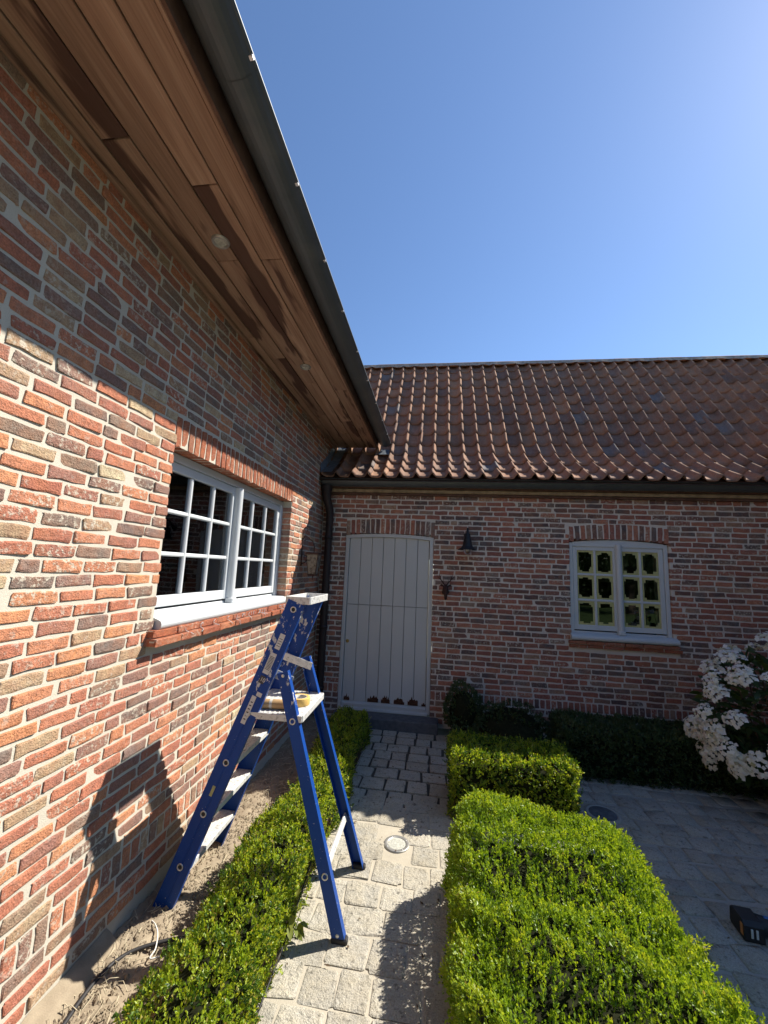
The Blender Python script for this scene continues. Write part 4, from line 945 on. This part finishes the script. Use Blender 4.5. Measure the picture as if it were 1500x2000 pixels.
def hedge(name, x0, x1, y0, y1, z0, z1, density, label, seed, mat='box_leaf', r=0.07, amp=0.022, skipfaces='', group=None, dips=(), coredrop=0.0, **kw):
    g = np.random.default_rng(seed)
    root = empty(name, ((x0+x1)/2, (y0+y1)/2, z0), label=label, cat='hedge'); c = V3((x0+x1)/2, (y0+y1)/2, z0)
    lo, hi = V3(x0, y0, z0), V3(x1, y1, z1); PP = []
    for f, ax, v in (('top', 2, z1), ('x0', 0, x0), ('x1', 0, x1), ('y0', 1, y0), ('y1', 1, y1)):
        if f in skipfaces: continue
        o = [i for i in range(3) if i != ax]; ar = (hi[o[0]]-lo[o[0]])*(hi[o[1]]-lo[o[1]])
        m = int(ar*density); q = lo + (hi-lo)*g.random((m, 3)); q[:, ax] = v; PP.append(q)
    P = np.concatenate(PP); inner = np.clip(P, lo+[r, r, 0], hi-r); dv = P-inner; ln = np.linalg.norm(dv, axis=1, keepdims=True); nv = dv/(ln+1e-9)
    P = inner + nv*r; tuft = wobble(P, seed+9, 1.0, 28, 75); P = P + nv*((wobble(P, seed+5, amp) + 0.020*tuft)[:, None] + g.normal(0, 0.007, (len(P), 1)) + (g.random((len(P), 1)) < 0.035)*g.uniform(0.01, 0.035, (len(P), 1))) - c
    for (dx, dy, ra, rb_, dd) in dips:
        P[:, 2] -= np.minimum(dd*np.exp(-(((P[:, 0]+c[0]-dx)/ra)**2 + ((P[:, 1]+c[1]-dy)/rb_)**2)**2), np.maximum(P[:, 2]-0.1, 0))
    foliage('foliage', P, nv, mat, root, seed+1, bright=np.clip(0.5+0.55*tuft, 0, 1), **kw)
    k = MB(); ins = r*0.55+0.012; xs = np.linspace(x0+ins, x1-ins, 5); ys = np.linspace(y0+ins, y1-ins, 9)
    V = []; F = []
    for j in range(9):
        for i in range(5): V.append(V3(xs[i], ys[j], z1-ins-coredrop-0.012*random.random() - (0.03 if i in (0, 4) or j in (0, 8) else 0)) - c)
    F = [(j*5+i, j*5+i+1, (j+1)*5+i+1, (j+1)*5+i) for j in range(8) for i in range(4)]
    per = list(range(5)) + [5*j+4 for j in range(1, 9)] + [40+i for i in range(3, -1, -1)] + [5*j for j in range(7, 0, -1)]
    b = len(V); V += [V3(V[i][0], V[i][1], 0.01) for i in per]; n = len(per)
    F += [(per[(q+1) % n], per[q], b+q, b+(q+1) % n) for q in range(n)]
    k.add(V, F).build('dark_core', 'core', root)  # solid near-black core blocks light, standing in for the inner shade
    return root
hedge('box_hedge', 1.575, 2.49, 0.25, 2.66, 0.0, 0.485, 3600, 'large bright green clipped box hedge in the right foreground', 11, stem=0.05, leaf=0.0145, nleaf=11, r=0.17, amp=0.055, dips=((2.0, 2.02, 0.36, 0.16, 0.085), (1.95, 1.42, 0.24, 0.17, 0.12), (2.46, 2.64, 0.18, 0.18, 0.05), (2.35, 1.75, 0.16, 0.14, 0.05), (1.66, 1.75, 0.10, 0.20, 0.04)), coredrop=0.07)
hedge('box_hedge', 1.585, 2.47, 3.22, 3.70, 0.0, 0.425, 3000, 'short clipped box block with sunlit top behind the large hedge', 12, leaf=0.0165, stem=0.04, r=0.05, amp=0.020)
hedge('box_hedge', 0.455, 0.775, 0.30, 4.45, 0.01, 0.29, 3000, 'long low narrow box hedge between the left wall and the path', 13, leaf=0.0155, stem=0.045, r=0.075, amp=0.034)
hedge('box_hedge', 2.62, 4.75, 4.03, 4.62, 0.0, 0.39, 2000, 'dark shaded hedge along the foot of the back wall under the window', 14, mat='shrub_leaf', leaf=0.022, stem=0.05, nleaf=8, r=0.07, amp=0.015)
def ball(name, c, R, label, seed, n, mat='shrub_leaf', **kw):
    g = np.random.default_rng(seed); root = empty(name, (c[0], c[1], 0), label=label, cat='shrub')
    nv = g.standard_normal((n, 3)); nv /= np.linalg.norm(nv, axis=1, keepdims=True); P = nv*np.array(R) + V3(0, 0, c[2])
    P = P[P[:, 2] > 0.01]; nv = (P - V3(0, 0, c[2]))/np.array(R); P = P + nv*(wobble(P, seed, 0.07) + wobble(P, seed+3, 0.03, 25, 60))[:, None]
    foliage('foliage', P, nv, mat, root, seed+1, **kw)
    MB().lathe([(0.02, 0.0)] + [(R[0]*0.8*math.cos(t), c[2]+R[2]*0.8*math.sin(t)) for t in np.linspace(-0.9, PI/2-0.02, 8)], (0, 0, 0), 12).build('dark_core', 'core', root)  # solid core, the shade inside the shrub put into its dark colour
    return root
ball('shrub', (1.755, 4.58, 0.30), (0.18, 0.18, 0.27), 'upright dark shrub against the wall right of the grey door', 21, 900, leaf=0.022, nleaf=8)
ball('shrub', (2.22, 4.46, 0.18), (0.40, 0.26, 0.28), 'low dark mound shrub behind the short box block', 22, 1500, leaf=0.022, nleaf=8)

def broad_leaf_mesh(pts, dirs, lens, g, ratio=0.55):
    n = len(pts); ax = dirs/np.linalg.norm(dirs, axis=1, keepdims=True)
    s = np.cross(ax, V3(0, 0, 1) + 0.4*g.standard_normal((n, 3))); s /= np.linalg.norm(s, axis=1, keepdims=True)+1e-9; nn = np.cross(s, ax)
    L = lens[:, None]; Wd = L*ratio
    mid = lambda f, drop: pts + ax*L*f - nn*L*drop
    V = np.stack([pts, mid(.3, .0)+s*Wd*.42+nn*Wd*.12, mid(.3, .02), mid(.3, .0)-s*Wd*.42+nn*Wd*.12, mid(.68, .08)+s*Wd*.38+nn*Wd*.10, mid(.68, .10), mid(.68, .08)-s*Wd*.38+nn*Wd*.10, mid(1.0, .24)], 1)
    b = np.arange(n)[:, None]*8
    Q = np.concatenate([b+np.array([q]) for q in ((0, 2, 1, 1), (0, 3, 2, 2))]) if False else None
    F = np.concatenate([b+np.array([[1, 2, 5, 4]]), b+np.array([[2, 3, 6, 5]]), b+np.array([[0, 3, 2, 1]]), b+np.array([[4, 5, 6, 7]])])
    return V.reshape(-1, 3), F
def hydrangea():
    g = np.random.default_rng(31); C = V3(4.40, 3.98, 0)
    root = empty('hydrangea_bush', tuple(C), label='hydrangea bush full of white flower clusters at the right edge', cat='flowering bush')
    st_ = MB()
    for k in range(16):
        a = g.uniform(0, 6.28); q = g.uniform(0.15, 0.55)
        st_.tube([(0.1*math.cos(a), 0.08*math.sin(a), 0), (q*0.6*math.cos(a), q*0.5*math.sin(a), 0.4), (q*math.cos(a), q*0.8*math.sin(a), g.uniform(0.7, 1.05))], [0.010, 0.008, 0.005], 5)
    st_.build('stems', 'twig', root)
    n = 1300; u = g.standard_normal((n, 3)); u /= np.linalg.norm(u, axis=1, keepdims=True); rad = g.uniform(0.55, 1.0, n)[:, None]
    P = u*rad*np.array([0.66, 0.50, 0.60]) + V3(0, 0, 0.62); ok = P[:, 2] > 0.05; P, u = P[ok], u[ok]
    V, F = broad_leaf_mesh(P, u*0.8 + 0.5*g.standard_normal(P.shape) + V3(0, 0, 0.1), g.uniform(0.07, 0.12, len(P)), g)
    me = fast_mesh('foliage', V, F, np.tile(g.random(len(P)), 4), True); me.materials.append(MATS['hyd_leaf']); prop(link('foliage', me, None, root), kind='stuff')
    heads = []
    for v in range(5):
        gg = np.random.default_rng(60+v); VV = []; RR = []
        for k in range(52):
            a = gg.uniform(0, 6.28); ring = gg.random() < 0.5; rr = (0.055+0.022*gg.random()) if ring else 0.062*math.sqrt(gg.random()); zz = 0.052*(1-(rr/0.085)**2) + gg.normal(0, 0.006)
            c = V3(rr*math.cos(a), rr*math.sin(a), zz); nrm = V3(math.cos(a)*rr*7, math.sin(a)*rr*7, 0.8) + 0.25*gg.standard_normal(3); nrm /= np.linalg.norm(nrm)
            t1 = np.cross(nrm, gg.standard_normal(3)); t1 /= np.linalg.norm(t1); t2 = np.cross(nrm, t1); s = gg.uniform(0.013, 0.018); r_ = gg.random()
            for q in range(4):
                th = q*PI/2; e = t1*math.cos(th)+t2*math.sin(th); f_ = -t1*math.sin(th)+t2*math.cos(th)
                VV += [c, c + e*s*0.55 + f_*s*0.55 + nrm*0.002, c + e*s*1.1 - nrm*0.002, c + e*s*0.55 - f_*s*0.55 + nrm*0.002]; RR.append(r_*0.93)
        me = fast_mesh('flower_head', np.array(VV), np.arange(len(VV)).reshape(-1, 4), RR, False); me.materials.append(MATS['petal']); heads.append(me)
    k = 0
    while k < 84:
        u = g.standard_normal(3); u /= np.linalg.norm(u)
        if u[2] < -0.45 or u[1] > 0.55: continue
        P = u*np.array([0.70, 0.54, 0.63])*g.uniform(0.98, 1.12) + V3(0, 0, 0.62)
        o = bpy.data.objects.new('flower_head', heads[k % 5]); COL.objects.link(o); o.parent = root; o.location = P
        dr_ = Vector(u*0.9 + V3(0, 0, 0.55)); o.rotation_euler = dr_.to_track_quat('Z', 'Y').to_euler(); s = g.uniform(0.8, 1.2); o.scale = (s, s, s); k += 1
hydrangea()
def weed():
    g = np.random.default_rng(41); root = empty('weed_plant', (0.80, 2.12, 0), label='small wilted yellow green weed at the hedge foot by the path', cat='weed')
    n = 26; a = g.uniform(0, 6.28, n); P = np.stack([0.05*np.cos(a)*g.random(n), 0.09*np.sin(a)*g.random(n), g.uniform(0.01, 0.13, n)], 1)
    V, F = broad_leaf_mesh(P, np.stack([np.cos(a), np.sin(a), g.uniform(-0.5, 0.5, n)], 1), g.uniform(0.035, 0.07, n), g)
    me = fast_mesh('leaves', V, F, np.tile(g.random(n), 4), True); me.materials.append(MATS['weed_leaf']); link('leaves', me, None, root)
    s = MB()
    for k in range(4): s.tube([(0, 0, 0), (0.02*math.cos(k*1.6), 0.03*math.sin(k*1.6), 0.07), (0.035*math.cos(k*1.6), 0.05*math.sin(k*1.6), 0.13)], 0.002, 5)
    s.build('stem', 'weed_leaf', root)
weed()
# trees behind the viewer, seen only mirrored in the panes
def tree(x, y, h, R, seed, label):
    g = np.random.default_rng(seed); root = empty('garden_tree', (x, y, -0.06), label=label, cat='tree', group='garden trees')
    MB().tube([(0, 0, 0), (0.1, 0, h*.3), (0, 0.1, h*.6), (0, 0, h*.85)], [0.22, 0.16, 0.11, 0.03], 9).build('trunk', 'bark', root)
    b = MB()
    for k in range(9):
        a = k*2.4; b.tube([(0, 0, h*(.3+.05*k)), (R*.4*math.cos(a), R*.4*math.sin(a), h*(.42+.05*k)), (R*.75*math.cos(a), R*.75*math.sin(a), h*(.5+.05*k))], [0.06, 0.04, 0.015], 6)
    b.build('limbs', 'bark', root)
    n = 15000; cl = g.standard_normal((46, 3)); cl /= np.linalg.norm(cl, axis=1, keepdims=True); cl *= g.uniform(0.35, 1, (46, 1))*np.array([R, R, h*.36]); cl[:, 2] += h*.62
    P = cl[g.integers(0, 46, n)] + g.normal(0, R*0.17, (n, 3)); q = leaf_quads(P, g.standard_normal((n, 3)), g.uniform(.10, .18, n), g.uniform(.06, .11, n), None, g)
    me = fast_mesh('crown', q.reshape(-1, 3), np.arange(4*n).reshape(-1, 4), g.random(n), False); me.materials.append(MATS['tree_leaf']); prop(link('crown', me, None, root), kind='stuff')
for i, (x, y, h, R) in enumerate(((-1.5, -11, 6.5, 2.6), (3.2, -13, 7.5, 2.8), (7.6, -10.5, 6.2, 2.4), (11.5, -13, 7.0, 2.8))):
    tree(x, y, h, R, 70+i, ('leftmost garden tree behind the viewer across from the left house', 'tallest garden tree behind the viewer facing the grey door', 'smallest garden tree behind the viewer facing the taped window', 'rightmost garden tree behind the viewer beyond the right wing')[i])

gh = hedge('added_hedge', -16, 24, -19, -17.6, -0.05, 3.4, 70, 'added tall dark hedge out of view far behind the viewer', 81, mat='tree_leaf', r=0.3, amp=0.1, leaf=0.16, stem=0.35, nleaf=7)  # added out of view to close the pale band mirrored in the panes

# ------------------------------------------------------------------ small things on the ground
gl = empty('ground_light', (GL[0], GL[1], 0.0), label='round steel rimmed ground light set in the sunlit path', cat='ground light')
MB().lathe([(0.083, -0.01), (0.083, 0.0015), (0.080, 0.0035), (0.060, 0.0035), (0.0575, 0.001)], (0, 0, 0), 36).build('rim', 'steel', gl)
MB().lathe([(0.0, 0.0035), (0.03, 0.0028), (0.0575, 0.0012)], (0, 0, 0), 30).build('lamp_lens', 'lens', gl)
for k in range(4): MB().lathe([(0.0, 0.0052), (0.004, 0.0048), (0.0045, 0.003)], (0.069*math.cos(k*PI/2+.6), 0.069*math.sin(k*PI/2+.6), 0), 8).build('screw', 'alu', gl)
dc = empty('drain_cover', (2.73, 3.52, 0.0), label='round dark drain cover in the shaded paving behind the large hedge', cat='drain cover')
MB().lathe([(0.125, -0.004), (0.125, 0.004), (0.100, 0.007), (0.098, 0.003)], (0, 0, 0), 32).build('collar', 'joint_grey', dc)
MB().lathe([(0.097, 0.003), (0.092, 0.006), (0.0, 0.006)][::-1], (0, 0, 0), 30).build('lid', 'bluestone', dc)
for k in range(5): MB().bb(-0.055, 0.055, -0.066+0.033*k-0.004, -0.066+0.033*k+0.004, 0.006, 0.009).build('rib', 'bluestone', dc)
tl = empty('power_tool', (3.07, 2.56, 0.0), label='black and blue cordless tool lying on the shaded paving at right edge', cat='power tool'); tl.rotation_euler = (0, 0, dg(-6))
MB().sweep([(-0.060, 0.0), (0.058, 0.0), (0.066, 0.012), (0.062, 0.070), (0.045, 0.088), (-0.046, 0.088), (-0.062, 0.070), (-0.066, 0.012)], (-0.055, 0, 0.0), Y, Z, X, 0.085).build('battery', 'tool_black', tl)
for x_ in (-0.030, -0.008): MB().bb(x_, x_+0.010, -0.0685, -0.0640, 0.022, 0.062, 0.001).build('stripe', 'sticker', tl)
MB().bb(-0.0585, -0.054, -0.052, -0.030, 0.018, 0.070, 0.002).build('end_plate', 'tool_orange', tl)
MB().tube([(0.028, 0, 0.046), (0.08, 0.0, 0.046), (0.15, 0.01, 0.044), (0.21, 0.012, 0.042)], [0.046, 0.040, 0.030, 0.034], 14).build('handle', 'tool_black', tl)
MB().tube([(0.205, 0.012, 0.045), (0.26, 0.015, 0.046), (0.33, 0.018, 0.046), (0.36, 0.018, 0.046)], [0.036, 0.045, 0.043, 0.028], 14).build('motor_housing', 'tool_blue', tl)
MB().tube([(0.06, 0.0, 0.083), (0.11, 0.004, 0.078), (0.17, 0.01, 0.072)], [0.010, 0.012, 0.008], 8).build('blue_grip', 'tool_blue', tl)
MB().tube([(0.36, 0.018, 0.046), (0.40, 0.02, 0.046)], [0.018, 0.010], 10).build('chuck', 'alu', tl)
def curve_pts(P, n=10):
    P = [np.array(p, float) for p in P]; Q = [2*P[0]-P[1]] + P + [2*P[-1]-P[-2]]; out = []
    for i in range(1, len(Q)-2):
        for t in np.linspace(0, 1, n, endpoint=False):
            a, b, c, d_ = Q[i-1], Q[i], Q[i+1], Q[i+2]
            out.append(0.5*((2*b) + (c-a)*t + (2*a-5*b+4*c-d_)*t*t + (3*b-a-3*c+d_)*t**3))
    return out + [P[-1]]
prop(MB().tube(curve_pts([(0.80, 0.9, 0.012), (0.79, 1.40, 0.016), (0.79, 1.754, 0.03), (0.79, 2.10, 0.06), (0.775, 2.45, 0.10), (0.745, 2.78, 0.14), (0.70, 3.2, 0.20), (0.70, 3.55, 0.16)]), 0.0045, 7).build('electric_cable', 'black_rubber'), label='thin dark cable running along the hedge and path edge', cat='cable')
prop(MB().tube(curve_pts([(0.20, 1.2, 0.05), (0.135, 1.50, 0.055), (0.105, 1.72, 0.055), (0.135, 1.845, 0.055), (0.23, 1.93, 0.05), (0.33, 1.98, 0.045), (0.42, 1.99, 0.05)]), 0.008, 8).build('garden_hose', 'black_rubber'), label='black hose lying on the soil between wall and hedge', cat='hose')
prop(MB().tube(curve_pts([(0.13, 2.03, 0.05), (0.17, 2.00, 0.06), (0.21, 1.96, 0.06), (0.245, 1.90, 0.055), (0.25, 1.86, 0.05), (0.30, 1.885, 0.05)]), 0.003, 6).build('white_cord', 'white_cord'), label='frayed white cord on the soil at the ladder foot', cat='cord')
tw = MB()
for k in range(520):
    x = random.uniform(0.05, 0.50); y = random.uniform(1.3, 4.6); z = 0.030 + 0.03*math.exp(-((x-.12)/.14)**2); a = random.uniform(0, PI); l = random.uniform(0.02, 0.10)
    tw.tube([(x, y, z), (x+l*.5*math.cos(a), y+l*.5*math.sin(a), z+random.uniform(0, .02)), (x+l*math.cos(a+.4), y+l*math.sin(a+.4), z)], random.uniform(.0008, .002), 4, False)
tw.build('dry_twigs', 'straw', label='dry straw and twigs scattered over the soil bed', cat='twigs', kind='stuff')
lf = MB(); g = np.random.default_rng(91)
P = np.concatenate([np.stack([g.uniform(1.7, 5.0, 110), g.uniform(1.5, 4.2, 110), np.full(110, 0.008)], 1), np.stack([g.uniform(0.75, 1.65, 60), g.uniform(1.2, 4.6, 60), np.full(60, 0.008)], 1)])
q = leaf_quads(P, np.stack([g.standard_normal(170), g.standard_normal(170), 0.1*g.standard_normal(170)], 1), g.uniform(.012, .035, 170), g.uniform(.006, .018, 170), None, g)
q[..., 2] = np.abs(q[..., 2]-0.008)*0.6 + 0.007
me = fast_mesh('fallen_leaves', q.reshape(-1, 3), np.arange(680).reshape(-1, 4), None, False); prop(link('fallen_leaves', me, 'twig'), label='small dry leaves fallen on the paving', cat='leaves', kind='stuff')
def clods():
    """crumbs of soil and small stones on the bed"""
    g = np.random.default_rng(95); n = 17000; x = g.uniform(0.02, 0.50, n); y = g.uniform(1.1, 4.7, n); r = 0.0016 + 0.011*g.random(n)**4
    o = np.array([(1, 0, 0), (0, 1, 0), (-1, 0, 0), (0, -1, 0), (0, 0, 1)], float); z = 0.018 + 0.03*np.exp(-((x-0.12)/0.14)**2)
    V = np.stack([x, y, z], 1)[:, None, :] + o[None]*r[:, None, None]*g.uniform(0.6, 1.3, (n, 5, 1)); b = np.arange(n)[:, None]*5
    F = np.concatenate([b+np.array([[i, (i+1) % 4, 4]]) for i in range(4)])
    me = fast_mesh('soil_crumbs', V.reshape(-1, 3), F, np.tile(g.random(n), 4), False); prop(link('soil_crumbs', me, 'soil'), label='crumbs of dry soil and grit on the planting bed', cat='soil', kind='stuff')
clods()
tb = MB(); rr = random.Random(5)
for k in range(420):
    y = rr.uniform(0.9, 4.3); x = 0.79 + rr.uniform(-0.05, 0.025); h_ = rr.uniform(0.04, 0.16)
    tb.tube([(x-0.05, y, 0.0), (x-0.015, y+rr.uniform(-.03, .03), h_*.55), (x+rr.uniform(-.01, .012), y+rr.uniform(-.05, .05), h_)], [0.0022, 0.0016, 0.0009], 4, False)
tb.build('bare_twigs', 'twig', label='bare brown twigs at the foot of the low left hedge', cat='twigs', kind='stuff')
